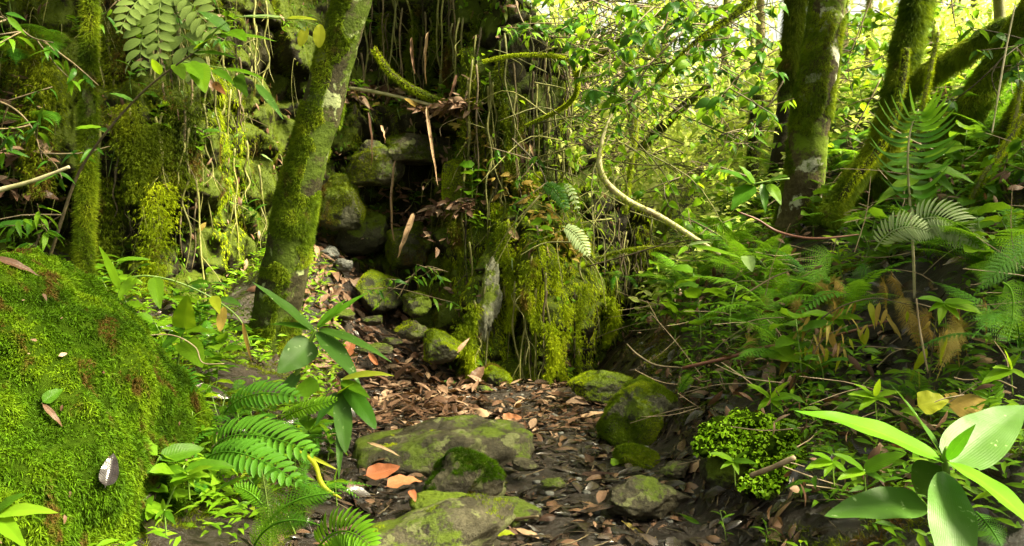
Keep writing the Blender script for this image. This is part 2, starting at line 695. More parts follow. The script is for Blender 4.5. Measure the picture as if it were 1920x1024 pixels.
m_dead = leaf_mat('leaf_dead', [(0, (0.010, 0.007, 0.006)), (0.5, (0.028, 0.019, 0.014)), (0.8, (0.055, 0.037, 0.028)), (0.93, (0.12, 0.065, 0.04)), (1, (0.22, 0.13, 0.08))], trans=0.0, rough=0.22, veins=16, vein=0.6, spots=(0.03, 0.02, 0.015), spot_amt=0.6, spec=0.6)
m_dead2 = leaf_mat('leaf_dead_warm', [(0, (0.045, 0.026, 0.018)), (0.35, (0.11, 0.06, 0.038)), (0.7, (0.20, 0.12, 0.078)), (1, (0.34, 0.235, 0.16))], trans=0.1, tcol=(0.4, 0.2, 0.05), rough=0.35, veins=14, vein=0.5, spots=(0.08, 0.04, 0.02), spot_amt=0.6)
m_orange = leaf_mat('leaf_orange', [(0, (0.30, 0.10, 0.045)), (1, (0.40, 0.17, 0.08))], trans=0.15, tcol=(0.6, 0.2, 0.03), rough=0.3, veins=12, vein=0.5, spots=(0.13, 0.06, 0.03), spot_amt=0.6)
m_tan = leaf_mat('leaf_tan', [(0, (0.36, 0.24, 0.14)), (1, (0.42, 0.27, 0.17))], trans=0.1, tcol=(0.4, 0.2, 0.05), rough=0.5, veins=12, vein=0.5, spots=(0.13, 0.08, 0.05), spot_amt=0.6)
m_moss = moss_mat('moss', (0.025, 0.042, 0.002), (0.085, 0.12, 0.004), (0.20, 0.24, 0.008), brown=(0.09, 0.055, 0.012), bt=0.56)  # moss tone darkened so the left cliff reads as shaded
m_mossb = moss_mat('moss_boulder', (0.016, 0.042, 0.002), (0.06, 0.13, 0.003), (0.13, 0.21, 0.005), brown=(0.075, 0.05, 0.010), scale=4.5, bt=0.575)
m_mossy = moss_mat('moss_yellow_lit', (0.09, 0.14, 0.004), (0.29, 0.38, 0.008), (0.46, 0.53, 0.015), brown=(0.12, 0.085, 0.015), scale=3)  # yellow moss with the pillar's light painted into its colour
m_mosst = moss_mat('moss_bark', (0.04, 0.075, 0.004), (0.11, 0.17, 0.006), (0.24, 0.30, 0.012), brown=(0.07, 0.055, 0.012), scale=5)
m_liver = leaf_mat('liverwort', [(0, (0.20, 0.42, 0.010)), (1, (0.36, 0.60, 0.02))], trans=0.35, veins=0, rough=0.35)
m_cliff = rock_mat('cliff_rock', ((0.005, 0.004, 0.002), (0.016, 0.014, 0.006), (0.05, 0.047, 0.022)), (0.03, 0.042, 0.003), 0.47, scale=2.3, stretch=(1.3, 1.3, 0.5), rough=0.5, mup=0.5)
m_rock = rock_mat('boulder_rock', mt=0.57, lichen=(0.14, 0.15, 0.06), scale=6, rough=0.45, mup=0.2)
m_rockm = rock_mat('mossy_rock', ((0.012, 0.012, 0.006), (0.04, 0.04, 0.02), (0.09, 0.09, 0.05)), mt=0.53, scale=5, moss=(0.055, 0.08, 0.004), rough=0.55, mup=0.3)
m_stone = rock_mat('grey_stone', ((0.07, 0.07, 0.065), (0.16, 0.16, 0.145), (0.28, 0.28, 0.26)), None, scale=9, rough=0.45)
m_pale = rock_mat('pale_lit_rock', ((0.10, 0.10, 0.06), (0.28, 0.28, 0.20), (0.46, 0.46, 0.36)), (0.08, 0.11, 0.006), 0.53, scale=9)  # rock colour lightened to carry the white light on the fin
m_soilrock = rock_mat('moss_underlay', ((0.012, 0.025, 0.002), (0.025, 0.05, 0.003), (0.045, 0.08, 0.005)), None, scale=9, rough=0.9)
m_bark = rock_mat('mossy_bark', ((0.016, 0.014, 0.008), (0.04, 0.036, 0.016), (0.09, 0.08, 0.04)), (0.026, 0.04, 0.003), 0.45, lichen=(0.24, 0.28, 0.13), scale=4.2, stretch=(1, 1, 0.45), rough=0.75, mup=0.0)
m_barkd = rock_mat('dark_bark', ((0.012, 0.010, 0.006), (0.03, 0.025, 0.014), (0.06, 0.055, 0.03)), (0.04, 0.06, 0.006), 0.52, scale=6, stretch=(1, 1, 0.4), rough=0.8, mup=0.0)
m_bark2 = rock_mat('stout_bark', ((0.025, 0.02, 0.010), (0.075, 0.06, 0.03), (0.15, 0.125, 0.07)), (0.06, 0.09, 0.006), 0.5, lichen=(0.46, 0.46, 0.36), scale=2.6, stretch=(1, 1, 0.7), rough=0.8, mup=0.0)
m_far = leaf_mat('leaf_far', [(0, (0.16, 0.30, 0.015)), (0.5, (0.42, 0.54, 0.07)), (1, (0.8, 0.82, 0.35))], trans=0.5, tcol=(0.8, 0.86, 0.2), veins=0)  # far leaves painted near white to stand in for clearing light
m_barkp = plain('pale_bark', (0.16, 0.11, 0.06), (0.34, 0.26, 0.16), 16, stretch=(1, 1, 0.3))
m_twig = plain('twig', (0.05, 0.035, 0.018), (0.15, 0.11, 0.05), 30, use_rnd=True)
m_vine = plain('vine', (0.07, 0.075, 0.012), (0.20, 0.19, 0.05), 18, use_rnd=True)
m_vinep = plain('vine_pale', (0.25, 0.24, 0.10), (0.48, 0.42, 0.26), 14)
m_stem = plain('green_stem', (0.07, 0.14, 0.012), (0.15, 0.24, 0.03), 22, 0.45, 0.1)
m_red = plain('red_stem', (0.10, 0.03, 0.02), (0.2, 0.08, 0.05), 22, 0.45, 0.1)


def soil_mat():
    s = NT('wet_soil')
    n1 = s.noise(3.2, 5, 0.6)
    n2 = s.noise(34, 5, 0.7)
    col = s.ramp(n1, [(0.3, (0.008, 0.005, 0.003)), (0.55, (0.022, 0.014, 0.009)), (0.75, (0.045, 0.03, 0.02))])
    col = s.mix(0.6, col, s.ramp(n2, [(0.3, 0.4), (0.7, 1.3)]), 'MULTIPLY')
    s.l(col, s.b.inputs['Base Color'])
    s.l(s.ramp(n1, [(0.35, 0.22), (0.6, 0.55)]), s.b.inputs['Roughness'])
    s.bump(s.noise(22, 8, 0.7), 1.0, 0.03)
    return s.m


m_soil = soil_mat()


# ------------------------------------------------------------------ ground
def axis(lo, hi, a, b, fine, coarse):
    mid = np.arange(a, b, fine)
    left = a - np.cumsum(fine * np.cumprod(np.full(200, 1.06)))
    left = left[left > lo][::-1]
    right = b + np.cumsum(fine * np.cumprod(np.full(300, 1.06)))
    right = right[right < hi]
    return np.concatenate([[lo], left, mid, right, [hi]])


gx = axis(-80, 80, -2.4, 3.2, 0.028, 1)
gy = axis(-20, 160, 1.6, 9.0, 0.032, 1)
GX, GY = np.meshgrid(gx, gy)
GZ = T(GX, GY)
gm = M().add(np.stack([GX, GY, GZ], -1).reshape(-1, 3), grid_faces(len(gy), len(gx)))
link('ground', gm.mesh('ground', m_soil), kind='structure')

# ------------------------------------------------------------------ cliff
CP = np.array([(-7.5, 1.5), (-5.6, 4.4), (-4.2, 5.3), (-3.0, 5.8), (-2.15, 6.2), (-1.72, 6.9), (-1.1, 7.35), (-0.76, 7.1), (-0.5, 6.75), (-0.2, 6.4), (0.2, 6.38), (0.46, 6.7), (0.66, 7.05), (1.0, 7.3), (1.45, 7.6), (1.9, 8.4), (2.2, 10.5)])
NS, NZ = 760, 330
cc = catmull(np.c_[CP, np.zeros(len(CP))], 4000)
arc = np.concatenate([[0], np.cumsum(np.linalg.norm(np.diff(cc, axis=0), axis=1))])
wv = 1 / (0.35 + np.clip((cc[:, 1] - 4.5), -2, 1.0) * 0 + np.where((cc[:, 0] > -4.2) & (cc[:, 0] < 1.6), 0, 1.6))
cw = np.concatenate([[0], np.cumsum(wv[1:] * np.diff(arc))])
cc = np.stack([np.interp(np.linspace(0, cw[-1], NS), cw, cc[:, k]) for k in range(3)], -1)
tg = nrm(np.gradient(cc, axis=0))
cn = np.stack([tg[:, 1], -tg[:, 0], np.zeros(NS)], -1)
xs_ = cc[:, 0]
Hc = 5.2 - 2.3 * sstep(0.05, 0.5, xs_) - 1.45 * sstep(0.45, 0.85, xs_) - 0.6 * sstep(0.85, 1.5, xs_)
vz = np.linspace(0, 1, NZ)
VZ = -0.5 + (vz ** 1.0)[None, :] * 8.0
VZ = np.broadcast_to(VZ, (NS, NZ))
H = Hc[:, None]
zz = np.minimum(VZ, H) + 0.14 * np.clip(VZ - H, 0, 8)
back = np.clip(VZ - H, 0, 8) * 0.95 + 0.10 * np.clip(zz - 0.2, 0, 9)
X = xs_[:, None]
left = 1 - sstep(-2.3, -1.8, X)
midz = sstep(-1.9, -1.6, X) * (1 - sstep(-0.5, -0.35, X))
pil = sstep(-0.55, -0.25, X) * (1 - sstep(0.42, 0.6, X))
wob = 0.12 * fbm(np.stack([X * 1.4 + 0 * VZ, 0 * VZ, 0 * VZ], -1), 2, 3)
back = back - left * 0.42 * sstep(1.25, 1.42, VZ + wob) * (1 - 0.5 * sstep(1.6, 3.2, VZ))          # overhang on the left
back = back - left * 0.15 * (1 - sstep(0.4, 1.1, VZ))
back = back + midz * 0.20 * sstep(2.02, 2.12, VZ + wob * 0.6)                                        # ledge
back = back - midz * 0.10 * sstep(1.6, 2.0, VZ)
back = back + pil * (0.22 * sstep(0.9, 1.6, VZ) + 0.25 * sstep(0.55, 0.62, 0.62 - np.abs(VZ - 0.62)) * (1 - sstep(0.02, 0.2, np.abs(X - 0.12))))
base = np.broadcast_to(cc[:, None, :], (NS, NZ, 3)).copy()
base[..., 2] = zz
pp = base - cn[:, None, :] * back[..., None]
q = pp * V3(1, 1, 1)
fl = fbm(q * V3(4.2, 4.2, 0.55), 4, 21)                 # vertical flutes
cv, cb = cells(q * V3(2.1, 2.1, 2.6) + 0.35 * np.stack([vnoise(q * 2, 1), vnoise(q * 2, 2), vnoise(q * 2, 4)], -1), 5)
out = 0.13 * fl * (0.5 + 0.9 * pil + 0.6 * left) + 0.26 * (cv - 0.5) * (0.16 + 0.8 * midz) - 0.09 * np.exp(-(cb / 0.06) ** 2) + 0.07 * fbm(q * 3.1, 4, 8) + 0.03 * fbm(q * V3(14, 14, 8), 3, 9)
# dark cave between the middle blocks and the pillar
hole = np.exp(-(((pp[..., 0] + 0.76) / 0.13) ** 2 + ((pp[..., 2] - 1.42 + 0.35 * (pp[..., 0] + 0.76)) / 0.27) ** 2) ** 2)
out = out - 0.75 * hole
# hollow low on the pillar
hole2 = np.exp(-(((pp[..., 0] - 0.05) / 0.10) ** 2 + ((pp[..., 2] - 0.32) / 0.20) ** 2) ** 2)
out = out - 0.45 * hole2
hole3 = np.exp(-(((pp[..., 0] - 0.85) / 0.13) ** 2 + ((pp[..., 2] - 0.35) / 0.09) ** 2) ** 2)
out = out - 0.4 * hole3
cliffP = pp + cn[:, None, :] * out[..., None]
cliffP[..., 2] += 0.05 * fbm(q * 2.2 + 40, 3, 31)
cliffV = cliffP.reshape(-1, 3)
cliffF = grid_faces(NS, NZ)
link('cliff', M().add(cliffV, cliffF).mesh('cliff', m_cliff), kind='structure')


def cliff_pick(px, py):
    """nearest-to-camera cliff vertex seen close to the photo pixel"""
    d = cliffV - CAM
    c, s_ = math.cos(PITCH), math.sin(PITCH)
    dep = d[:, 1] * c - d[:, 2] * s_
    up = d[:, 1] * s_ + d[:, 2] * c
    sx = 960 + FPX * d[:, 0] / np.maximum(dep, 0.1)
    sy = 512 - FPX * up / np.maximum(dep, 0.1)
    ok = (np.hypot(sx - px, sy - py) < 10) & (dep > 0.5)
    if not ok.any():
        k = np.argmin(np.hypot(sx - px, sy - py) + 100 * (dep < 0.5))
        return cliffV[k].copy()
    idx = np.nonzero(ok)[0]
    return cliffV[idx[np.argmin(dep[idx])]].copy()


# moss coats on the cliff (visible stretch only)
sub = (cliffV[cliffF[:, 0], 0] > -5.2) & (cliffV[cliffF[:, 0], 2] > -0.5) & (cliffV[cliffF[:, 0], 2] < 4.3) & (cliffV[cliffF[:, 0], 1] < 10)
cF = cliffF[sub]
if True:
    p, n = sample(cliffV, cF, 380000)
    n = n if (n * (CAM - p)).sum(1).mean() > 0 else -n
    mk = fbm(p * V3(2.6, 2.6, 0.8), 3, 61) + 0.35 * fbm(p * 6, 2, 63) + 0.35 * n[:, 2]
    reg_y = ((p[:, 0] > -0.45) & (p[:, 0] < 1.8)) | ((p[:, 0] > -3.1) & (p[:, 0] < -2.0) & (p[:, 2] > 0.5) & (p[:, 2] < 2.2) & (fbm(p * V3(2, 2, .5), 2, 99) > 0.1))  # pillar, low cliff and a left patch get the light-tinted moss
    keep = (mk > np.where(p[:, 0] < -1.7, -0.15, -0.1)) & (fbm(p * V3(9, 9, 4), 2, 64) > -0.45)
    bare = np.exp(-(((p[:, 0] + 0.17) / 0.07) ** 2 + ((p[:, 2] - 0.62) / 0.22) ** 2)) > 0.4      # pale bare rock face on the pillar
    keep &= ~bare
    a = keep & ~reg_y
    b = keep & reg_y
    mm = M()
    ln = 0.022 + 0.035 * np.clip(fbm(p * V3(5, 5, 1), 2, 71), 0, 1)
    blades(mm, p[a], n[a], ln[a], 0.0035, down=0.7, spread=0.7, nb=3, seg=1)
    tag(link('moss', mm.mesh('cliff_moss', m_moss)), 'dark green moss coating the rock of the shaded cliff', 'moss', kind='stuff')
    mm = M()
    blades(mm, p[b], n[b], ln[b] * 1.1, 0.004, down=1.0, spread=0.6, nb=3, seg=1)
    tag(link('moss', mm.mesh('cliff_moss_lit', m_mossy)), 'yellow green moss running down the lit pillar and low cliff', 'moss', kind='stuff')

# ------------------------------------------------------------------ rocks
def ico(sub_):
    import bmesh
    bm = bmesh.new()
    bmesh.ops.create_icosphere(bm, subdivisions=sub_, radius=1)
    V = np.array([v.co[:] for v in bm.verts])
    F = np.array([[v.index for v in f.verts] for f in bm.faces])
    bm.free()
    return V, F


ICO5, ICO6, ICO4 = ico(5), ico(6), ico(4)


def rock_geo(c, r, seed, ang=0.0, cuts=7, rough=0.06, IC=None, rotz=0.0, sq=1.0):
    V, F = IC or ICO5
    V = V.copy()
    g = np.random.default_rng(seed)
    if sq != 1.0:
        V = np.sign(V) * np.abs(V) ** sq
        V = V / np.abs(V).max()
    for _ in range(cuts):
        d = nrm(g.normal(size=3))
        if d[2] < -0.3:
            d[2] *= -1
        h = g.uniform(0.55, 0.85)
        s_ = V @ d
        V = V - np.where(s_ > h, (s_ - h) * 0.88, 0)[:, None] * d
    V = V + nrm(V) * (rough * 2.2 * fbm(V * 1.6 + seed, 3, seed) + rough * 0.8 * fbm(V * 6 + seed, 4, seed + 3) + rough * 0.25 * fbm(V * 22 + seed, 2, seed + 7))[:, None]
    V = V * np.array(r)
    ca, sa = math.cos(rotz), math.sin(rotz)
    V = V @ np.array([[ca, sa, 0], [-sa, ca, 0], [0, 0, 1]])
    if ang:
        ct, st = math.cos(ang), math.sin(ang)
        V = V @ np.array([[ct, 0, st], [0, 1, 0], [-st, 0, ct]])
    return V + np.array(c), F


def boulder(name, label, px, py, Y, r, seed, mat=None, moss=0, mossmat=None, mth=0.3, ang=0, cuts=7, rotz=0, IC=None, sink=0.0, sq=1.0, cat='rock', c=None, L=0.012, group=None, up=0.5):
    c = P(px, py, Y) if c is None else V3(*c)
    V, F = rock_geo(c, r, seed, ang, cuts, rotz=rotz, IC=IC, sq=sq)
    o = thing(name, label, cat, (c[0], c[1], c[2] - r[2]), group)
    link('stone', M().add(V, F).mesh(name, mat or m_rock), o)
    if moss:
        p, n = sample(V, F, moss)
        k = (n[:, 2] * up + 0.5 * fbm(p * 5, 3, seed) > mth) & (p[:, 2] > T(p[:, 0], p[:, 1], False) - 0.05)
        mm = M()
        blades(mm, p[k], n[k], L, 0.0022, down=0.0, spread=0.9, nb=4, seg=1)
        if mm.n:
            link('moss', mm.mesh(name + '_moss', mossmat or m_mossy), o, kind='stuff')
    return o, V, F


PEB = [rock_geo((0, 0, 0), (1, 0.8, 0.6), 600 + k_, 0, 6, 0.08, IC=ico(2)) for k_ in range(4)]

# great mossy boulder at the left
BC = V3(-1.92, 2.95, 0.2)
V, F = ICO6
V = V.copy()
V = np.sign(V) * np.abs(V) ** 0.8
V = V + nrm(V) * (0.11 * fbm(V * 1.7 + 3, 3, 4) + 0.05 * fbm(V * 4.4 + 3, 3, 7))[:, None]
V = V + nrm(V) * (0.026 * fbm(V * 12, 3, 77))[:, None]
V = V * V3(0.86, 0.95, 0.86)
V[:, 0] += -0.05 - 0.12 * np.clip(V[:, 2], -0.2, 1)            # right flank leans back to the left
V = V + BC
big = thing('mossy_boulder', 'great boulder blanketed in feathery green moss filling the lower left', 'boulder', tuple(BC - V3(0, 0, 0.9)))
link('stone', M().add(V, F).mesh('great_boulder', m_soilrock), big)
bigV, bigF = V, F
vis = ((V[F].mean(1) - BC) @ nrm(CAM - BC) > -0.25)
p, n = sample(V, F[vis], 210000)
view = nrm(CAM - p)
k = ((n * view).sum(1) > -0.25) & (p[:, 2] > -0.15)
p, n = p[k], n[k]
ru = np.exp(-(((p[:, 0] + 1.24) / 0.05) ** 2 + ((p[:, 2] - 0.72) / 0.14) ** 2))
k = rng.random(len(p)) > 0.7 * ru
p, n = p[k], n[k]
mm = M()
cl = fbm(p * 34, 2, 16)
k = cl > -0.5
p, n, cl = p[k], n[k], cl[k]
blades(mm, p, n, np.maximum(0.011, 0.014 + 0.005 * np.clip(fbm(p * 4, 2, 15), -0.6, 1) + 0.008 * np.clip(cl, -.5, 1)), 0.0026, down=0.15, spread=1.1, nb=4, seg=2)
link('moss', mm.mesh('great_boulder_moss', m_mossb), big, kind='stuff')


def pick(Vt, px, py, rad=8):
    d = Vt - CAM
    c, s_ = math.cos(PITCH), math.sin(PITCH)
    dep = d[:, 1] * c - d[:, 2] * s_
    up = d[:, 1] * s_ + d[:, 2] * c
    e = np.hypot(960 + FPX * d[:, 0] / np.maximum(dep, .1) - px, 512 - FPX * up / np.maximum(dep, .1) - py) + 1e4 * (dep < 0.3)
    ok = np.nonzero(e < rad)[0]
    if len(ok) == 0:
        return Vt[np.argmin(e)].copy()
    return Vt[ok[np.argmin(dep[ok])]].copy()


# boulders and stones, by where they lie
B = {}
B['flat'] = boulder('boulder', 'broad grey lichen-spotted boulder with a rounded top beside the path', 825, 850, 4.25, (0.44, 0.27, 0.21), 3, moss=26000, mth=0.86, up=0.45, cuts=6, ang=0.08)
B['clump'] = boulder('boulder', 'smaller dark boulder capped with a bright moss cushion, in front of the broad grey boulder', 868, 905, 3.72, (0.19, 0.12, 0.14), 8, m_rock, 26000, m_mossb, 0.2, cuts=5, L=0.014)
B['front'] = boulder('boulder', 'brown and green mottled boulder sloping down at the bottom edge of the photo', 765, 1050, 3.0, (0.44, 0.28, 0.17), 12, moss=14000, mth=0.62, cuts=9, ang=0.30, up=0.4)
B['small'] = boulder('rock', 'small pale rock with a thin moss film right of the bottom boulder', 955, 955, 3.35, (0.125, 0.10, 0.065), 21, moss=3000, mth=0.75, up=0.4)
B['wetdark'] = boulder('rock', 'dark wet rock wedged between the moss cushion and the bottom boulder', 835, 945, 3.42, (0.13, 0.09, 0.065), 25, m_rockm)
B['path'] = boulder('rock', 'low grey rock sunk in the mud in the middle of the path', 1205, 928, 3.42, (0.17, 0.13, 0.085), 31, m_rock, cuts=9, moss=2500, mth=0.85)
B['angular'] = boulder('boulder', 'big dark mossy boulder with an angular top at the right edge of the path', 1205, 775, 4.75, (0.235, 0.27, 0.235), 44, m_rockm, 60000, m_mosst, 0.0, cuts=16, ang=-0.25, sq=0.68)
B['lime'] = boulder('rock', 'low lime green mossy rock behind the angular boulder', 1135, 725, 5.6, (0.26, 0.2, 0.11), 48, m_rockm, 9000, m_mossy, 0.1)
B['foot'] = boulder('rock', 'small mossy rock at the foot of the angular boulder', 1185, 862, 4.2, (0.14, 0.12, 0.065), 52, m_rockm, 14000, m_mosst, -0.2)
B['bank'] = boulder('rock', 'mossy rock half buried in the bank above the angular boulder', 1330, 580, 6.4, (0.22, 0.2, 0.16), 55, m_rockm, 9000, m_moss, 0.1)
B['block'] = boulder('rock', 'mossy square block in the debris under the dark cave', 668, 425, 7.35, (0.26, 0.2, 0.22), 61, m_rockm, 15000, m_moss, 0.3, sq=0.7, cuts=8)
B['slab'] = boulder('rock', 'tilted mossy slab running down the debris slope', 715, 545, 6.9, (0.12, 0.3, 0.17), 63, m_rockm, 9000, m_mossy, 0.25, ang=0.5, rotz=-0.5)
B['grey1'] = boulder('stone', 'pale grey stone on the upper debris slope beside the leaning trunk', 617, 472, 7.0, (0.085, 0.07, 0.055), 71, m_stone, cuts=10)
B['grey2'] = boulder('stone', 'grey stone just below the pale one on the debris slope', 645, 496, 6.9, (0.08, 0.07, 0.06), 74, m_stone, cuts=10)
B['step1'] = boulder('rock', 'grey green stone on the slope between path and cliff', 775, 618, 6.1, (0.12, 0.1, 0.07), 79, m_rock, 3000, m_mossy, 0.5)
B['step2'] = boulder('rock', 'moss covered rock on the slope below the grey green stone', 825, 648, 6.0, (0.15, 0.12, 0.12), 83, m_rockm, 9000, m_mossy, 0.15)
B['step3'] = boulder('rock', 'mossy rock highest on the slope under the hanging leaves', 780, 570, 6.5, (0.11, 0.1, 0.10), 85, m_rockm, 6000, m_moss, 0.2)
B['step4'] = boulder('stone', 'flat wet slab stone at the crest of the path', 700, 655, 5.7, (0.13, 0.09, 0.04), 87, m_rock)
B['base'] = boulder('rock', 'round lime green mossy stone at the foot of the lit pillar', 925, 705, 6.15, (0.12, 0.1, 0.10), 89, m_rockm, 7000, m_mossy, 0.0)
B['ledge1'] = boulder('rock', 'angular grey green slab set in the cliff left of the dark cave', 700, 300, 7.05, (0.24, 0.16, 0.2), 141, m_rock, 18000, m_moss, 0.25, cuts=22, sq=0.62)
B['ledge2'] = boulder('rock', 'wide angular rock slab left of and above the dark cave', 765, 275, 7.08, (0.26, 0.16, 0.14), 143, m_rock, 18000, m_moss, 0.25, cuts=22, sq=0.62)
B['ledge3'] = boulder('rock', 'dark mossy block between the leaning tree and the square block', 635, 370, 7.0, (0.2, 0.14, 0.25), 145, m_rockm, 20000, m_moss, 0.0, cuts=20, sq=0.65)
B['ledge4'] = boulder('rock', 'brown mossy rock right of the dark cave', 858, 345, 6.85, (0.15, 0.12, 0.3), 147, m_rockm, 20000, m_mossy, 0.0, cuts=20, sq=0.65)
B['ledge5'] = boulder('rock', 'rounded mossy rock under the dark cave', 770, 450, 7.0, (0.25, 0.16, 0.2), 149, m_rockm, 20000, m_moss, 0.0, cuts=20, sq=0.65)
B['cap'] = boulder('rock', 'rock under the bright green liverwort at the right of the path', 1385, 875, 3.52, (0.15, 0.13, 0.14), 91, m_rockm, cuts=4)
for j, (px, py, Y, s_) in enumerate([(1010, 752, 5.9, .09), (1065, 745, 6.0, .07), (700, 600, 6.4, .07), (735, 640, 6.0, .06), (1110, 742, 5.9, .06), (905, 730, 5.9, .05), (985, 870, 3.9, .05), (1270, 880, 3.8, .06), (1040, 905, 3.6, .04), (650, 590, 6.3, .07), (610, 540, 6.7, .08)]):
    boulder('stone', 'dark wet stone bedded among the leaves of the path and slope', px, py, Y, (s_ * 1.3, s_, s_ * 0.6), 100 + j, m_rock, group='small stones of the path')

# bare rock fin on the lit pillar, coloured pale for its white light
Vf, Ff = rock_geo((0, 0, 0), (0.095, 0.08, 0.26), 301, -0.12, 10, 0.2, IC=ICO5)
c = cliff_pick(922, 575) + V3(0, -0.05, 0.02)
o = thing('rock', 'upright pale sunlit rock fin standing out of the mossy pillar', 'rock', tuple(c - V3(0, 0, 0.3)))
link('stone', M().add(Vf + c + V3(0, -0.0, 0), Ff).mesh('rock_fin', m_pale), o)


# ------------------------------------------------------------------ trees
def fuzz(V, F, n, L=0.02, wd=0.003, mask=None, down=0.5, mat=None, nb=4, parent=None, name='moss', seg=1, vis=True):
    p, nn = sample(V, F, n)
    k = np.ones(len(p), bool)
    if vis:
        k = (nn * nrm(CAM - p)).sum(1) > -0.35
    if mask is not None:
        k &= mask(p, nn)
    mm = M()
    blades(mm, p[k], nn[k], L, wd, down=down, spread=0.9, nb=nb, seg=seg)
    if mm.n:
        return link('moss', mm.mesh(name, mat or m_mosst), parent, kind='stuff')


T_OV = leaf_tpl('ovate', 0.5, 0.15, 2, 3)
T_LN = leaf_tpl('lance', 0.3, 0.2, 2, 3)


def crown(name, parent, centre, r, n, mat, size=(0.1, 0.2), tpl=None, seed=0, clump=40, limbs=None):
    """leaves set in clumps round random twig ends inside an uneven ellipsoid, with twigs"""
    g = np.random.default_rng(seed)
    nc = max(3, n // clump)
    cd_ = g.normal(size=(nc, 3))
    cd_ = cd_ / np.linalg.norm(cd_, axis=1, keepdims=True) * (g.random(nc) ** 0.45)[:, None]
    cen = np.array(centre) + cd_ * np.array(r)
    kk = g.integers(0, nc, n)
    pos = cen[kk] + g.normal(size=(n, 3)) * np.array([0.16, 0.16, 0.10]) * np.mean(r) * 0.8
    d = g.normal(size=(n, 3)) + V3(0, 0, -0.35)
    nn = g.normal(size=(n, 3)) * 0.5 + V3(0, 0, 1)
    m = M()
    scatter(m, tpl or T_OV, pos, d, nn, g.uniform(size[0], size[1], n), R=(g.random(n) * 0.6 + g.random(nc)[kk] * 0.4))
    link('crown', m.mesh(name, mat), parent)
    return cen


def tree(name, label, pts, rad, bark, mossn=0, mask=None, L=0.02, down=0.5, seed=0, seg=16, rough=0.12, group=None, mmat=None, limbs=(), crown_=None, n=None):
    V, Fs, U = tube(pts, rad, seg=seg, n=n or len(pts) * 22, rough=rough, freq=7, seed=seed)
    o = thing(name, label, 'tree', tuple(pts[0]), group)
    m = M().add(V, Fs[0], U)
    for f in Fs[1:]:
        m.F.append(f)
    tk = link('trunk', m.mesh(name + '_trunk', bark), o)
    if mossn:
        fuzz(V, Fs[0], mossn, L, mask=mask, parent=tk, down=down, mat=mmat)
    for lp, lr in limbs:
        m = M()
        add_tube(m, lp, lr, seg=8, rough=0.15)
        lo = link('limb', m.mesh(name + '_limb', bark), o)
        if mossn:
            Vl, Fl, _ = tube(lp, lr, seg=8)
            fuzz(Vl, Fl[0], int(mossn / 6), L, parent=lo, down=down, mat=mmat)
    if crown_:
        crown(name + '_crown', o, *crown_)
    return o, V, Fs[0]


def lich(c, f=3.1, t=0.25, sd=41):
    return lambda p, n: ((n[:, 0] < 0.25) | (fbm(p * 5, 2, sd) > 0.15)) & (fbm(p * f, 3, sd + 2) < t)


# leaning mossy tree, left of centre
tree('mossy_tree', 'thick mossy tree leaning right across the cliff, patched with pale lichen',
     [P(505, 700, 5.45), P(515, 620, 5.45), P(540, 480, 5.4), P(568, 330, 5.35), P(612, 170, 5.3), P(655, 20, 5.25), P(690, -120, 5.2), P(740, -420, 5.1), P(800, -700, 5.0)],
     [0.17, 0.15, 0.135, 0.12, 0.115, 0.11, 0.10, 0.085, 0.06], m_bark, 75000, lich(0, 3.1, 0.42), L=0.020, down=0.35, seed=3, seg=28, rough=0.09,
     limbs=[([P(690, -120, 5.2), P(560, -330, 5.3), P(400, -420, 5.5)], [0.06, 0.045, 0.02]), ([P(740, -420, 5.1), P(900, -560, 5.3), P(1000, -800, 5.5)], [0.06, 0.04, 0.02])],
     crown_=((-0.9, 5.2, 5.0), (1.9, 1.7, 0.8), 2600, m_leaf, (0.12, 0.24), T_OV, 5))  # crown above view, enlarged to block light from the left cliff
# slim upright tree at far left
tree('slim_tree', 'slim straight mossy tree standing behind the great mossy boulder',
     [P(160, 620, 4.5), P(158, 480, 4.5), P(163, 330, 4.5), P(166, 180, 4.5), P(168, 20, 4.5), P(172, -200, 4.5), P(160, -600, 4.5)],
     [0.04, 0.037, 0.034, 0.032, 0.03, 0.03, 0.025], m_bark, 16000, lambda p, n: fbm(p * 4, 3, 8) + 0.5 * sstep(1.9, 1.5, p[:, 2]) > 0.0, L=0.032, down=0.3, seed=6, seg=12,
     crown_=((-2.2, 4.7, 4.6), (1.3, 1.2, 0.8), 700, m_leaf, (0.12, 0.22), T_OV, 6))
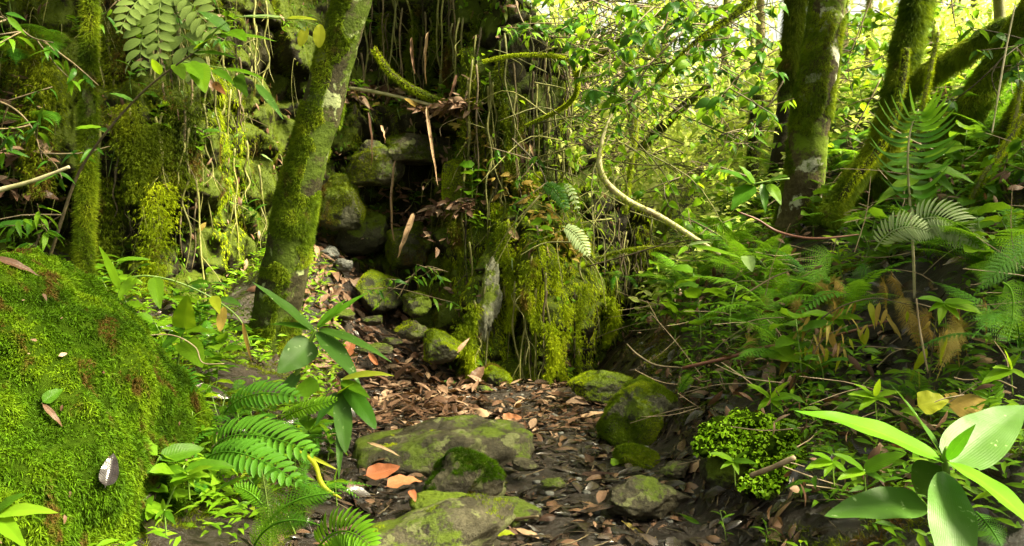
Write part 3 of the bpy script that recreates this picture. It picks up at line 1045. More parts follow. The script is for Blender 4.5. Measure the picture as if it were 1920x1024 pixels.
# right group
tree('dark_tree', 'straight dark mossy trunk just behind and left of the lichen patched one',
     [P(1432, 520, 7.3), P(1445, 420, 7.3), P(1462, 300, 7.3), P(1480, 150, 7.3), P(1492, 0, 7.3), P(1500, -200, 7.3), P(1520, -600, 7.3)],
     [0.12, 0.085, 0.08, 0.075, 0.075, 0.07, 0.05], m_barkd, 30000, lambda p, n: (p[:, 2] > 2.2) | (fbm(p * 4, 2, 4) > 0.3), L=0.05, down=0.9, seed=9,
     mmat=m_moss, crown_=((3.2, 7.6, 5.4), (2.0, 1.6, 0.9), 1700, m_leaf, (0.12, 0.22), T_OV, 8))  # overhead crown added out of view for shade
tree('mossy_tree', 'stout mossy trunk with white lichen patches, the thickest tree on the right bank',
     [P(1462, 600, 6.1), P(1490, 440, 6.05), P(1508, 330, 6.0), P(1522, 220, 6.0), P(1540, 100, 6.0), P(1552, 0, 6.0), P(1565, -160, 6.0), P(1590, -560, 6.0)],
     [0.22, 0.15, 0.13, 0.122, 0.118, 0.118, 0.115, 0.08], m_bark2, 52000, lich(0, 3.4, 0.5, 47), L=0.028, down=0.7, seed=13, seg=28, rough=0.10,
     limbs=[([P(1565, -160, 6.0), P(1400, -330, 6.2), P(1250, -380, 6.6)], [0.07, 0.05, 0.02])],
     crown_=((3.5, 7.4, 5.7), (1.9, 1.7, 0.9), 1700, m_leaf, (0.12, 0.22), T_OV, 9))  # unseen crown added for shade, shifted so sun reaches the pillar
tree('mossy_tree', 'shaggy moss draped tree with aerial roots, second from the right',
     [P(1625, 470, 5.8), P(1640, 380, 5.8), P(1655, 280, 5.75), P(1680, 190, 5.7), P(1700, 90, 5.7), P(1720, -20, 5.7), P(1735, -200, 5.7), P(1700, -500, 5.7)],
     [0.13, 0.10, 0.085, 0.078, 0.072, 0.07, 0.07, 0.05], m_barkd, 50000, None, L=0.05, down=0.9, seed=17, seg=18, rough=0.2, mmat=m_mosst,
     limbs=[([P(1698, 160, 5.7), P(1750, 130, 5.6), P(1810, 95, 5.5), P(1880, 50, 5.4), P(1990, 20, 5.3)], [0.06, 0.055, 0.05, 0.04, 0.03]),
            ([P(1650, 270, 5.75), P(1590, 345, 5.6), P(1545, 420, 5.5)], [0.05, 0.045, 0.06])],
     crown_=((4.6, 7.2, 5.2), (1.6, 1.4, 0.9), 800, m_leafd, (0.12, 0.22), T_OV, 10))  # unseen shading crown, thinned and moved clear of the pillar's sun
tree('mossy_tree', 'thick dark tree slanting up to the right at the right edge',
     [P(1740, 420, 5.3), P(1765, 310, 5.3), P(1810, 220, 5.25), P(1865, 130, 5.2), P(1940, 20, 5.1), P(2050, -160, 5.0), P(2150, -500, 5.0)],
     [0.13, 0.09, 0.08, 0.078, 0.075, 0.07, 0.06], m_barkd, 40000, None, L=0.03, down=0.8, seed=23, seg=18, rough=0.16,
     crown_=((4.9, 3.3, 4.4), (1.5, 1.3, 0.8), 900, m_leafd, (0.12, 0.22), T_OV, 12))  # unseen crown shading the near right, thinned for light on the pillar
tree('mossy_tree', 'slanting root clad trunk rising behind the ferns at the far right edge',
     [P(1800, 440, 4.6), P(1840, 350, 4.6), P(1885, 260, 4.6), P(1930, 180, 4.6), P(2000, 40, 4.6), P(2060, -200, 4.6)],
     [0.06, 0.055, 0.05, 0.05, 0.045, 0.04], m_barkd, 14000, None, L=0.03, seed=27)
# two unseen trees added so their crowns block sun from the foreground
tree('unseen_shade_tree', 'leafy tree just outside the right edge whose crown shades the path', [V3(3.6, 2.4, 1.2), V3(3.5, 2.4, 3.0), V3(3.0, 2.6, 4.6)], [0.14, 0.12, 0.06], m_barkd, seed=31, crown_=((2.4, 2.8, 4.9), (1.9, 1.5, 0.7), 1500, m_leaf, (0.12, 0.22), T_OV, 31))
tree('unseen_shade_tree', 'leafy tree farther right of the frame with a wide crown', [V3(5.6, 1.8, 1.6), V3(5.5, 1.9, 3.4), V3(5.2, 2.2, 4.8)], [0.14, 0.12, 0.06], m_barkd, seed=32, crown_=((5.1, 2.3, 4.9), (1.7, 1.6, 0.7), 1300, m_leaf, (0.12, 0.22), T_OV, 32))
# thin far trunks
for j, (x0, y0, x1, y1, Y, r, mt_) in enumerate([(1560, 300, 1572, -60, 8.5, 0.075, m_barkp), (1400, 330, 1425, -60, 11, 0.06, m_barkp), (1630, 90, 1640, -80, 9.5, 0.03, m_barkp),
                                                (1395, 480, 1420, 180, 8.0, 0.07, m_barkd), (1200, 520, 1260, 350, 8.3, 0.05, m_vine), (1165, 560, 1230, 400, 7.9, 0.05, m_vine),
                                                (1500, 60, 1510, -80, 10, 0.03, m_barkp), (1750, 120, 1755, -60, 7.5, 0.04, m_barkd), (1240, 250, 1265, -60, 13, 0.05, m_barkp), (1330, 260, 1300, -60, 15, 0.06, m_barkp)]):
    lab = ['reddish slender tree standing behind the lichen patched trunk', 'pale thin tree in the bright clearing left of the dark trunk', 'thin pale sapling between the right trunks', 'short knotted dark tree in front of the bright clearing',
           'small crooked mossy tree on top of the low cliff', 'short mossy tree leaning over the low dark hollow', 'pale sapling seen between the two straight trunks', 'dark slender trunk near the top right corner', 'pale thin tree far back on the slope above the curved branch', 'pale thin tree on the far slope right of the brown thatch'][j]
    a, b = P(x0, y0, Y), P(x1, y1, Y)
    gz = T(a[0], a[1])
    st = V3(a[0] + (a[0] - b[0]) * 0.2, a[1], min(a[2], gz - 0.1))
    m_ = (a + b) / 2 + rdir(1)[0] * 0.08
    cr = ((b[0], b[1] + 0.3, b[2] + 0.9), (1.0, 1.0, 0.9), 700, m_far, (0.08, 0.15), T_OV, 60 + j) if y1 < 0 else None
    tree('slender_tree', lab, [st, a, m_, b], [r * 1.3, r, r * 0.9, r * 0.8], mt_, 3000, None, L=0.03, seed=70 + j, seg=10, crown_=cr)

# ------------------------------------------------------------------ far woodland
def bg_leaf_mass(name, label, n, box, mat, size, tpl=T_OV, yb=None, cat='foliage', dens=0.15, clump=60, hmax=2.2):
    pos = np.stack([rng.uniform(box[0], box[1], n * 3), rng.uniform(box[2], box[3], n * 3)], -1)
    h = rng.random(n * 3) ** 1.3 * hmax
    z = T(pos[:, 0], pos[:, 1], False) + h
    p = np.c_[pos, z]
    k = fbm(p * 1.1, 3, 17 + n % 7) > dens
    p = p[k][:n]
    N = len(p)
    m = M()
    scatter(m, tpl, p, rdir(N) + V3(0, 0, -0.2), rdir(N) * 0.6 + V3(0, -0.2, 1), rng.uniform(*size, N))
    return tag(link(name, m.mesh(name, mat)), label, cat, kind='stuff')


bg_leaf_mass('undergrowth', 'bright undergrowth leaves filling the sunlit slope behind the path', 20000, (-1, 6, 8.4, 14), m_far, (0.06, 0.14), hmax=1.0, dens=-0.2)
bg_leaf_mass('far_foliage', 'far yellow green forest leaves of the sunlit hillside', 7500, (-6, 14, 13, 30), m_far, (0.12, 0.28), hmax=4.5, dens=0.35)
bg_leaf_mass('far_foliage', 'deeper green leaves mixed through the far hillside', 2200, (-6, 14, 12, 28), m_leafb, (0.12, 0.26), hmax=4.5, dens=0.3)

# far trees with trunks and crowns
far = [(1.6, 11.5, 3.2), (2.9, 12.5, 3.6), (0.4, 13, 4.0), (3.9, 10.5, 3.0), (5.4, 11, 3.6), (6.6, 13, 4.4), (2.0, 15, 4.4), (4.6, 15, 4.6), (-0.6, 16, 5.0), (7.8, 16, 5.0), (3.0, 18.5, 5.4), (5.2, 19, 5.0), (1.0, 20, 5.6), (9, 12, 4.2), (-2.5, 18, 6), (6.6, 9.2, 3.2), (8, 8, 4.0), (4.6, 8.4, 2.6)]
for j, (x, y, h) in enumerate(far):
    z0 = float(T(x, y))
    o = thing('forest_tree', 'small leafy forest tree in the sunlit wood beyond the path', 'tree', (x, y, z0), 'leafy trees of the sunlit background')
    m = M()
    tp = V3(x + rng.uniform(-.5, .5), y, z0 + h)
    add_tube(m, [V3(x, y, z0 - 0.1), V3(x + rng.uniform(-.2, .2), y, z0 + h * 0.5), tp], [0.06, 0.05, 0.02], seg=8, rough=0.15)
    for _ in range(7):
        f = rng.uniform(0.35, 0.95)
        s0 = V3(x, y, z0) * (1 - f) + tp * f
        add_tube(m, [s0, s0 + rdir(1, -0.2, 0.8)[0] * 0.5, s0 + rdir(1, -0.2, 0.8)[0] * 0.9], [0.02, 0.014, 0.005], seg=5)
    link('trunk', m.mesh('forest_trunk', m_vine), o)
    crown('forest_crown', o, (x, y, z0 + h * 0.72), (1.0, 0.9, h * 0.42), 420 + int(45 * h), [m_far, m_leafb, m_far][j % 3], (0.08, 0.17), [T_OV, T_LN][j % 2], 200 + j, clump=30)

# tangle of thin twigs in the centre (nobody could count it)
m = M()
for _ in range(380):
    a = V3(rng.uniform(0.3, 3.8), rng.uniform(7.6, 12), 0)
    a[2] = T(a[0], a[1], False) + rng.uniform(0.0, 3.4)
    d = rdir(1, -0.5, 0.8)[0] * V3(1, 0.4, 1)
    L = rng.uniform(0.4, 1.5)
    add_tube(m, [a, a + d * L * 0.5 + rdir(1)[0] * 0.12, a + d * L + V3(0, 0, -0.15 * L) + rdir(1)[0] * 0.15], [0.008, 0.006, 0.003], seg=4, n=8)
tag(link('twig_tangle', m.mesh('twig_tangle', m_vine)), 'tangle of thin mossy twigs between the cliff and the right bank', 'twigs', kind='stuff')

# brown thatch of dead stems on the far slope, top centre
m = M()
for _ in range(900):
    x, y = rng.uniform(0.1, 2.2), rng.uniform(12.5, 15.5)
    z = T(x, y, False) + rng.uniform(0.0, 0.5)
    d = nrm(V3(rng.uniform(-1, 1), rng.uniform(-.3, .3), rng.uniform(-0.9, 0.2)))
    add_tube(m, [V3(x, y, z), V3(x, y, z) + d * rng.uniform(.3, .7)], [0.012, 0.004], seg=3, n=2)
tag(link('dead_thatch', m.mesh('dead_thatch', m_barkp)), 'pale brown thatch of dead stems on the far slope at the top', 'dead stems', kind='stuff')


# ------------------------------------------------------------------ branches, lianas and roots
def liana(name, label, pts, rad, mat, cat='vine', moss=0, group=None, seg=8, n=None, L=0.02, leaves=None):
    o = thing(name, label, cat, tuple(pts[0]), group)
    m = M()
    add_tube(m, pts, rad, seg=seg, n=n, rough=0.12, freq=20)
    link('stem', m.mesh(name, mat), o)
    if moss:
        V_, F_, _ = tube(pts, rad, seg=seg, n=n)
        fuzz(V_, F_[0], moss, L, 0.003, parent=o, mat=m_mossy, vis=False)
    if leaves:
        leaves(o)
    return o


liana('curved_branch', 'pale bare branch hooking down then sweeping right across the clearing', [P(1170, 185, 6.1), P(1142, 225, 6.05), P(1128, 268, 6.0), P(1124, 310, 6.0), P(1140, 345, 6.0), P(1180, 378, 6.0), P(1235, 405, 5.95), P(1300, 445, 5.9), P(1350, 478, 5.9)], [0.006, 0.010, 0.016, 0.02, 0.022, 0.02, 0.018, 0.012], m_vinep, 'branch', 1500, L=0.012)
liana('mossy_branch', 'mossy branch reaching right from the cliff then bending down, top centre', [P(905, 115, 6.0), P(960, 104, 6.0), P(1020, 103, 6.0), P(1065, 112, 6.0), P(1080, 140, 6.0), P(1080, 175, 6.05), P(1050, 205, 6.2), P(985, 235, 6.3)], [0.008, 0.010, 0.011, 0.010, 0.014, 0.014, 0.012, 0.006], m_barkd, 'branch', 5000, L=0.011)
liana('dark_branch', 'dark branch rising to the right from the bend of the mossy branch', [P(1080, 140, 6.0), P(1130, 100, 5.9), P(1180, 60, 5.8), P(1260, 10, 5.7), P(1340, -50, 5.6)], [0.014, 0.013, 0.011, 0.010, 0.008], m_barkd, 'branch', 2500, L=0.012)
liana('fallen_branch', 'straight dark branch leaning across the background left of the clearing', [P(1190, 290, 8.5), P(1240, 240, 8.5), P(1275, 205, 8.5), P(1330, 160, 8.5)], [0.035, 0.045, 0.04, 0.03], m_barkd, 'branch', 1500)
liana('dark_branch', 'dark leafy branch slanting down from the top edge left of the bright sky', [P(1425, -20, 5.0), P(1380, 25, 5.0), P(1340, 50, 5.0), P(1290, 90, 5.0), P(1230, 150, 5.05)], [0.018, 0.015, 0.012, 0.008, 0.004], m_barkd, 'branch', 800)
liana('red_stem', 'smooth reddish stem sagging in front of the stout trunk', [P(1385, 398, 4.6), P(1420, 412, 4.6), P(1455, 433, 4.6), P(1500, 445, 4.55), P(1545, 447, 4.5), P(1610, 440, 4.5)], [0.005, 0.006, 0.0065, 0.0065, 0.006, 0.004], m_red, 'stem')
liana('reddish_stem', 'thin reddish stem lying across the bank under the dry leaves', [P(1280, 690, 4.4), P(1360, 672, 4.3), P(1440, 650, 4.2), P(1520, 640, 4.1), P(1600, 620, 4.0), P(1670, 600, 4.0)], [0.008, 0.009, 0.008, 0.007, 0.006, 0.004], m_red, 'stem')
liana('broken_branch', 'pale broken branch poking in from the left edge', [P(-60, 372, 3.4), P(0, 356, 3.4), P(60, 340, 3.4), P(100, 325, 3.4), P(130, 313, 3.4)], [0.010, 0.009, 0.008, 0.007, 0.006], m_vinep, 'branch', seg=8)
liana('mossy_branch', 'thin arching mossy branch crossing low over the dark hollow', [P(1090, 500, 6.9), P(1140, 478, 6.9), P(1200, 465, 6.8), P(1290, 462, 6.8)], [0.012, 0.01, 0.008, 0.005], m_vine, 'branch', 900)
liana('mossy_branch', 'mossy branch rising steeply in the left of the clearing', [P(1172, 400, 7.0), P(1180, 330, 7.0), P(1192, 250, 7.0), P(1200, 180, 7.1)], [0.02, 0.016, 0.014, 0.01], m_vine, 'branch', 1200)
liana('diagonal_twig', 'long thin twig sloping down right over the lit hollow', [P(1100, 500, 6.2), P(1180, 478, 6.1), P(1260, 455, 6.0), P(1330, 450, 5.8)], [0.005, 0.005, 0.004, 0.003], m_twig, 'twig')
liana('ledge_root', 'long mossy root sagging along the leaf covered ledge', [P(700, 90, 7.1), P(735, 140, 7.05), P(790, 175, 7.0), P(850, 195, 6.9), P(900, 195, 6.7)], [0.02, 0.024, 0.026, 0.022, 0.018], m_barkd, 'root', 2500)
liana('ledge_root', 'pale broken root lying below the sagging mossy one on the ledge', [P(655, 165, 7.2), P(690, 170, 7.15), P(760, 185, 7.05), P(830, 205, 6.95), P(860, 235, 6.9)], [0.012, 0.014, 0.014, 0.012, 0.01], m_vinep, 'root')
liana('climbing_root', 'root hugging the shaggy tree on the right and branching at its foot', [P(1700, 90, 5.5), P(1690, 160, 5.5), P(1670, 240, 5.5), P(1640, 290, 5.5), P(1600, 340, 5.5), P(1560, 400, 5.5)], [0.02, 0.024, 0.026, 0.025, 0.022, 0.02], m_barkd, 'root', 1500)
for j, a in enumerate([[(1920, 215, 4.3), (1880, 280, 4.3), (1835, 345, 4.3), (1815, 400, 4.3)], [(1915, 150, 4.5), (1900, 240, 4.5), (1870, 330, 4.5), (1860, 400, 4.5)], [(1760, 60, 5.3), (1740, 150, 5.3), (1720, 260, 5.3)]]):
    liana('hanging_liana', ['mossy liana slanting down at the right edge below the thick dark tree', 'upright liana at the right edge crossing the slanting one', 'thin liana hanging from the limb near the top right'][j], [P(*q) for q in a], [0.012, 0.014, 0.01], m_vine, moss=700)
liana('grass_stem', 'straight straw coloured stem hanging in front of the far right trunk', [P(1903, 10, 3.4), P(1885, 100, 3.4), P(1868, 200, 3.4), P(1860, 250, 3.4)], [0.003, 0.0035, 0.003], m_vinep, 'stem')

# roots and dry lianas hanging down the cliff face
rootv = []
for v in range(8):
    g = np.random.default_rng(500 + v)
    L = 1.0
    ptsr = [V3(0, 0, 0)]
    for k in range(1, 7):
        ptsr.append(V3(g.normal() * 0.016, g.normal() * 0.012, -k / 6))
    m = M()
    add_tube(m, ptsr, [0.009, 0.008, 0.006, 0.003], seg=6, n=26, rough=0.3, freq=30)
    for b in range(3):
        k = g.integers(1, 5)
        e = ptsr[k] + V3(g.normal() * 0.1, g.normal() * 0.04 - 0.03, -g.uniform(.1, .35))
        add_tube(m, [ptsr[k], (ptsr[k] + e) / 2 + V3(g.normal() * .03, 0, 0), e], [0.004, 0.003, 0.0015], seg=4, n=9)
    rootv.append(m.mesh('hanging_root', [m_vine, m_twig, m_barkd, m_vine][v % 4]))


def hang(px, py, L, v, lab, group, out_=0.07, wid=1.0):
    c = cliff_pick(px, py)
    o = bpy.data.objects.new('hanging_root', rootv[v % 8])
    COL.objects.link(o)
    o.location = (c[0], c[1] - out_, c[2])
    o.rotation_euler = (rng.normal() * 0.04, rng.normal() * 0.06, rng.uniform(0, 6.28))
    o.scale = (wid, wid, L)
    tag(o, lab, 'root', group)


for j in range(46):
    hang(rng.uniform(640, 900), rng.uniform(-60, 150), rng.uniform(0.3, 1.2), rng.integers(0, 8), 'thin root dangling over the dark upper cliff above the ledge', 'roots above the ledge', 0.12)
for j in range(60):
    hang(rng.uniform(860, 1090), rng.uniform(20, 560), rng.uniform(0.4, 1.3), rng.integers(0, 8), 'thin root hanging down the lit mossy pillar', 'roots on the lit pillar', 0.10)
for j in range(46):
    hang(rng.uniform(180, 520), rng.uniform(-20, 330), rng.uniform(0.4, 1.1), rng.integers(0, 8), 'thin root dangling down the dark cliff left of the leaning tree', 'roots on the left cliff', 0.10)
for j in range(26):
    hang(rng.uniform(1090, 1300), rng.uniform(380, 560), rng.uniform(0.3, 0.7), rng.integers(0, 8), 'thin root hanging over the low dark cliff right of the pillar', 'roots on the low cliff', 0.08)

# moss curtains: hanging ropes of moss on the pillar, in front of the rock
def curtain(label, px, py, L, w_, mat, n=900, group=None, out_=0.10):
    c = cliff_pick(px, py)
    c = c + V3(0, -out_, 0)
    ph = rng.uniform(0, 9)
    t = rng.random(n) ** 0.8
    x = rng.normal(size=n) * w_ * (1 - 0.65 * t) + 0.03 * np.sin(t * 5 + ph)
    y = rng.normal(size=n) * w_ * 0.7
    p = c + np.stack([x, y, -t * L], -1)
    nn = nrm(np.stack([x, y - 0.02, np.zeros(n)], -1))
    m = M()
    blades(m, p, nn, 0.024, 0.0045, down=0.6, spread=1.0, nb=4, seg=1)
    o = link('hanging_moss', m.mesh('hanging_moss', mat))
    cc_ = V3(*c)
    o.data.transform(Matrix.Translation(Vector(-cc_)))
    o.location = cc_
    tag(o, label, 'moss', group)


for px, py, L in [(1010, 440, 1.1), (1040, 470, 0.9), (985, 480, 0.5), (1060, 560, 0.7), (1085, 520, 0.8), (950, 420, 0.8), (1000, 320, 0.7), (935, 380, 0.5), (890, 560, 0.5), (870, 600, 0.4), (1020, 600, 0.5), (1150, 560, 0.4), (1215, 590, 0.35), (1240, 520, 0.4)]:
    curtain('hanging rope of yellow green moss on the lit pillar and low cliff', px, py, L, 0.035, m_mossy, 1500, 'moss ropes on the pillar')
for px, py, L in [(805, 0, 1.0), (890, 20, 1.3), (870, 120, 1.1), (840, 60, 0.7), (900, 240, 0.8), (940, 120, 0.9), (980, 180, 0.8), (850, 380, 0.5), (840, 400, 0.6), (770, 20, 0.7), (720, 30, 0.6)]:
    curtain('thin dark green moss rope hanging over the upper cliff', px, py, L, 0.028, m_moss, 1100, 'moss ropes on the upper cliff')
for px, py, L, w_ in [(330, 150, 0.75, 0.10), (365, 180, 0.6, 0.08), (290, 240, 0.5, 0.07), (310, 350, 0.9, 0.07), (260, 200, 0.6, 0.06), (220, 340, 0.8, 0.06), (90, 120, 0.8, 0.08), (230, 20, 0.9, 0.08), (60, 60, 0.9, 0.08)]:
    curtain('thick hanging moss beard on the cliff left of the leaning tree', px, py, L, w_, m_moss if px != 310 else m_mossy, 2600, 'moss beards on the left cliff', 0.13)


# ------------------------------------------------------------------ plants: shared leaf and frond meshes
def tplmesh(name, mat, shape, width, bend, nu=4, nv=8, fold=0.2, wave=0.0, curl=0.0, twist=0.0, stalk=0.06):
    V, F, U = leaf((0, stalk, 0), (0, 1, -bend * 0.7 - curl), width, (0, 0, 1), bend, shape, nu, nv, fold, wave, twist)
    m = M().add(V, F, U, 0.0)
    if stalk:
        add_tube(m, [V3(0, 0, 0), V3(0, stalk * 1.3, 0.004)], [0.012, 0.008], R=0.0, seg=4, n=2, cap=False)
    return m.mesh(name, mat)


LF = {}


def lf(mat, shape='ovate', k=0):
    key = (mat.name, shape, k)
    if key not in LF:
        wd = {'ovate': 0.5, 'lance': 0.27, 'heart': 0.72, 'oblong': 0.36, 'strap': 0.16}[shape]
        LF[key] = tplmesh('leaf_' + shape, mat, shape, wd * (1 + 0.12 * (k - 1)), 0.10 + 0.09 * k, fold=0.28 - 0.08 * k, wave=0.03, twist=(-0.5, 0.0, 0.6)[k % 3])
    return LF[key]


def put_leaf(parent, me, p, d, n, size, name='leaf'):
    A = frames(V3(*d)[None], V3(*n)[None])[0] * size
    o = bpy.data.objects.new(name, me)
    COL.objects.link(o)
    o.parent = parent
    off = V3(*p) - V3(*parent.location)
    o.matrix_basis = Matrix(((A[0, 0], A[0, 1], A[0, 2], off[0]), (A[1, 0], A[1, 1], A[1, 2], off[1]), (A[2, 0], A[2, 1], A[2, 2], off[2]), (0, 0, 0, 1)))
    return o


def frond_geo(m, base, ctrl, tip, up, W, pairs, kind='pinnate', pr=0.42, stalk=0.12, hang=0.1, rr=0.004):
    base, ctrl, tip, up = V3(*base), V3(*ctrl), V3(*tip), nrm(up)
    t = np.linspace(stalk, 0.985, pairs)
    bz = lambda t: ((1 - t) ** 2)[:, None] * base + (2 * t * (1 - t))[:, None] * ctrl + (t ** 2)[:, None] * tip
    c = bz(t)
    tg = nrm(2 * (1 - t)[:, None] * (ctrl - base) + 2 * t[:, None] * (tip - ctrl))
    side = nrm(np.cross(tg, up))
    nn = nrm(np.cross(side, tg))
    L = np.linalg.norm(tip - base)
    R = rng.random()
    cc_ = bz(np.linspace(0, 1, 12))
    add_tube(m, cc_, [rr, rr * 0.8, rr * 0.35], R=R, seg=4, n=12, cap=False)
    x = (t - stalk) / (1 - stalk)
    if kind == 'lacy':
        prf = np.clip((1 - x) ** 0.8 * (0.55 + 1.3 * x * (1 - x) * 2), 0.04, 1)
    else:
        prf = np.clip(np.sin(np.pi * (0.12 + 0.86 * x)) ** 0.6, 0.06, 1)
    sp = L * (1 - stalk) / pairs
    for s_ in (-1, 1):
        ln = W / 2 * prf * rng.uniform(0.9, 1.08, pairs)
        d = nrm(side * s_ + tg * (0.35 + 0.5 * x[:, None]) + nn * (-hang) + rdir(pairs) * 0.06)
        if kind == 'pinnate':
            V, F, U = leaf((0, 0, 0), (0, 1, -0.06), 1.0, (0, 0, 1), 0.12, 'oblong', 2, 5, 0.15)
            V = V * V3(1, 1, 1)
            A = frames(d, nn + rdir(pairs) * 0.12)
            sc_ = np.stack([np.full(pairs, sp * pr * 2.0), ln, ln], -1)
            sc_[:, 0] = np.minimum(sc_[:, 0], ln * 0.5)
            Wv = np.einsum('nij,nkj->nki', A, V[None] * sc_[:, None, :]) + c[:, None]
            Fs = (F[None] + (np.arange(pairs) * len(V))[:, None, None]).reshape(-1, 4)
            m.add(Wv.reshape(-1, 3), Fs, np.tile(U, (pairs, 1)), R)
        else:
            tpl = leaf((0, 0, 0), (0, 1, 0), 0.42, (0, 0, 1), 0.05, 'oblong', 2, 2, 0.1)
            K = 9
            u = np.linspace(0.05, 0.97, K)
            dd = np.repeat(d, K, 0)
            n2 = np.repeat(nn, K, 0)
            pos = np.repeat(c, K, 0) + dd * (np.tile(u, pairs) * np.repeat(ln, K))[:, None] - n2 * (np.tile(u ** 2, pairs) * np.repeat(ln, K))[:, None] * 0.18
            s2 = nrm(np.cross(dd, n2))
            ll = np.repeat(np.minimum(ln * 0.34, sp * 0.95), K) * np.tile((1 - u) ** 0.5 + 0.12, pairs)
            for q in (-1, 1):
                scatter(m, tpl, pos, s2 * q + dd * 0.6, n2 + rdir(len(pos)) * 0.1, ll, R=np.full(len(pos), R))
    return m


FR = {}


def fr(mat, kind, k):
    key = (mat.name, kind, k)
    if key not in FR:
        g = M()
        dr = [0.05, -0.12, -0.3][k]
        if kind == 'lacy':
            frond_geo(g, (0, 0, 0), (0, 0.5, 0.30), (0, 0.95, dr), (0, 0, 1), 0.46, 22, 'lacy', stalk=0.18)
        else:
            frond_geo(g, (0, 0, 0), (0, 0.5, 0.28), (0, 0.95, dr), (0, 0, 1), [0.34, 0.3, 0.26][k], 20, 'pinnate', stalk=0.10)
        FR[key] = g.mesh('frond_' + kind, mat)
    return FR[key]


def fern(label, loc, L, n, mat, kind='pinnate', group=None, az=None, tilt=(0.1, 0.8), stem=None):
    o = thing('fern', label, 'fern', tuple(loc), group)
    a0 = rng.uniform(0, 6.28)
    for k in range(n):
        a = (a0 + 2 * math.pi * k / n + rng.normal() * 0.25) if az is None else rng.uniform(*az)
        e = rng.uniform(*tilt)
        d = V3(math.cos(a) * math.cos(e), math.sin(a) * math.cos(e), math.sin(e))
        up = V3(-math.cos(a) * math.sin(e), -math.sin(a) * math.sin(e), math.cos(e)) + rdir(1)[0] * 0.2
        put_leaf(o, fr(mat, kind, int(rng.integers(0, 3))), loc, d, up, L * rng.uniform(0.7, 1.1), 'frond')
    return o


def key_frond(label, base, ctrl, tip, W, pairs, mat, kind='pinnate', up=(0, -0.5, 1), pr=0.42, hang=0.1, name='fern_frond', rr=0.004, group=None):
    b, c, t = [P(*q) for q in (base, ctrl, tip)]
    o = thing(name, label, 'fern', tuple(b), group)
    m = frond_geo(M(), b, c, t, up, W, pairs, kind, pr=pr, hang=hang, rr=rr)
    link('frond', m.mesh(name, mat), o)
    return o


HERB = []


def herb_proto(k):
    g = np.random.default_rng(900 + k)
    kinds = ['lance', 'ovate', 'lance', 'ovate', 'oblong', 'heart', 'lance', 'strap']
    mats = [m_leaf, m_leafb, m_leafb, m_leaf, m_leafd, m_leaf, m_leaf, m_leafd]
    h = g.uniform(0.14, 0.30)
    o = thing('leafy_herb', 'leafy green herb', 'plant', (0, 0, 0))
    b = V3(g.normal() * 0.05, g.normal() * 0.05, h)
    m = M()
    add_tube(m, [V3(0, 0, -0.03), b * 0.5 + V3(g.normal() * 0.02, 0, 0), b], [0.004, 0.0035, 0.002], R=0.5, seg=5, n=8)
    link('stem', m.mesh('herb_stem', m_stem), o)
    nl = int(g.integers(6, 10))
    a = g.uniform(0, 6)
    for q in range(nl):
        f = 0.3 + 0.7 * q / (nl - 1)
        a += 2.4
        e = g.uniform(-0.1, 0.5)
        d = V3(math.cos(a) * math.cos(e), math.sin(a) * math.cos(e), math.sin(e))
        put_leaf(o, lf(mats[k], kinds[k], q % 3), b * f, d, V3(-d[0] * 0.3, -d[1] * 0.3 - 0.2, 1), g.uniform(0.09, 0.15) * (1.5 if kinds[k] == 'strap' else 1.0))
    return o


PROTO_USED = {}


def herb(k, loc, s_, label, group):
    if k not in PROTO_USED:
        PROTO_USED[k] = herb_proto(k)
        o = PROTO_USED[k]
        o.location = loc
        o.rotation_euler = (0, 0, rng.uniform(0, 6.28))
        o.scale = (s_,) * 3
        tag(o, label, 'plant', group)
        return o
    return copy_thing(PROTO_USED[k], tuple(loc), (rng.normal() * 0.15, rng.normal() * 0.15, rng.uniform(0, 6.28)), s_, label, group)


def ground_at(px, py, lift=0.0):
    return G(px, py, lift)


# the right bank: ferns and herbs
def strew(n, box, fn, ok=None):
    k = 0
    tries = 0
    while k < n and tries < n * 20:
        tries += 1
        x, y = rng.uniform(box[0], box[1]), rng.uniform(box[2], box[3])
        if ok is not None and not ok(x, y):
            continue
        fn(V3(x, y, float(T(x, y))))
        k += 1


right_ok = lambda x, y: not (0.6 < x < 1.15 and 2.6 < y < 3.7) and x > 0.88 + 0.10 * (y - 3) * 0 + 0.1 * math.sin(y * 5) and abs(x / y) < 0.66
strew(62, (1.0, 4.2, 3.2, 7.5), lambda p: fern('lacy green fern growing on the right bank', p, rng.uniform(0.32, 0.6), 7, [m_fern, m_fernb, m_fernb][int(rng.integers(0, 3))], 'lacy', 'lacy ferns of the right bank'), lambda x, y: right_ok(x, y) and x > 1.25)
strew(16, (1.1, 4.0, 3.2, 6.5), lambda p: fern('ladder leaved green fern growing on the right bank', p, rng.uniform(0.25, 0.45), 5, m_fern, 'pinnate', 'ladder ferns of the right bank'), lambda x, y: right_ok(x, y) and x > 1.3)
strew(14, (0.75, 2.0, 2.1, 3.1), lambda p: herb([0, 2, 6, 7][int(rng.integers(0, 4))], p, rng.uniform(0.35, 0.65), 'tiny herb on the dark soil of the near right bank', 'tiny herbs of the near right bank'))
strew(108, (0.8, 4.2, 3.1, 7.5), lambda p: herb(int(rng.integers(0, 8)), p, rng.uniform(0.6, 1.25), 'small leafy green herb growing on the right bank', 'herbs of the right bank'), right_ok)
strew(20, (0.9, 3.2, 6.2, 9.0), lambda p: herb(int(rng.integers(0, 5)), p, rng.uniform(0.9, 1.6), 'leafy herb along the top of the far bank', 'herbs of the far bank'))
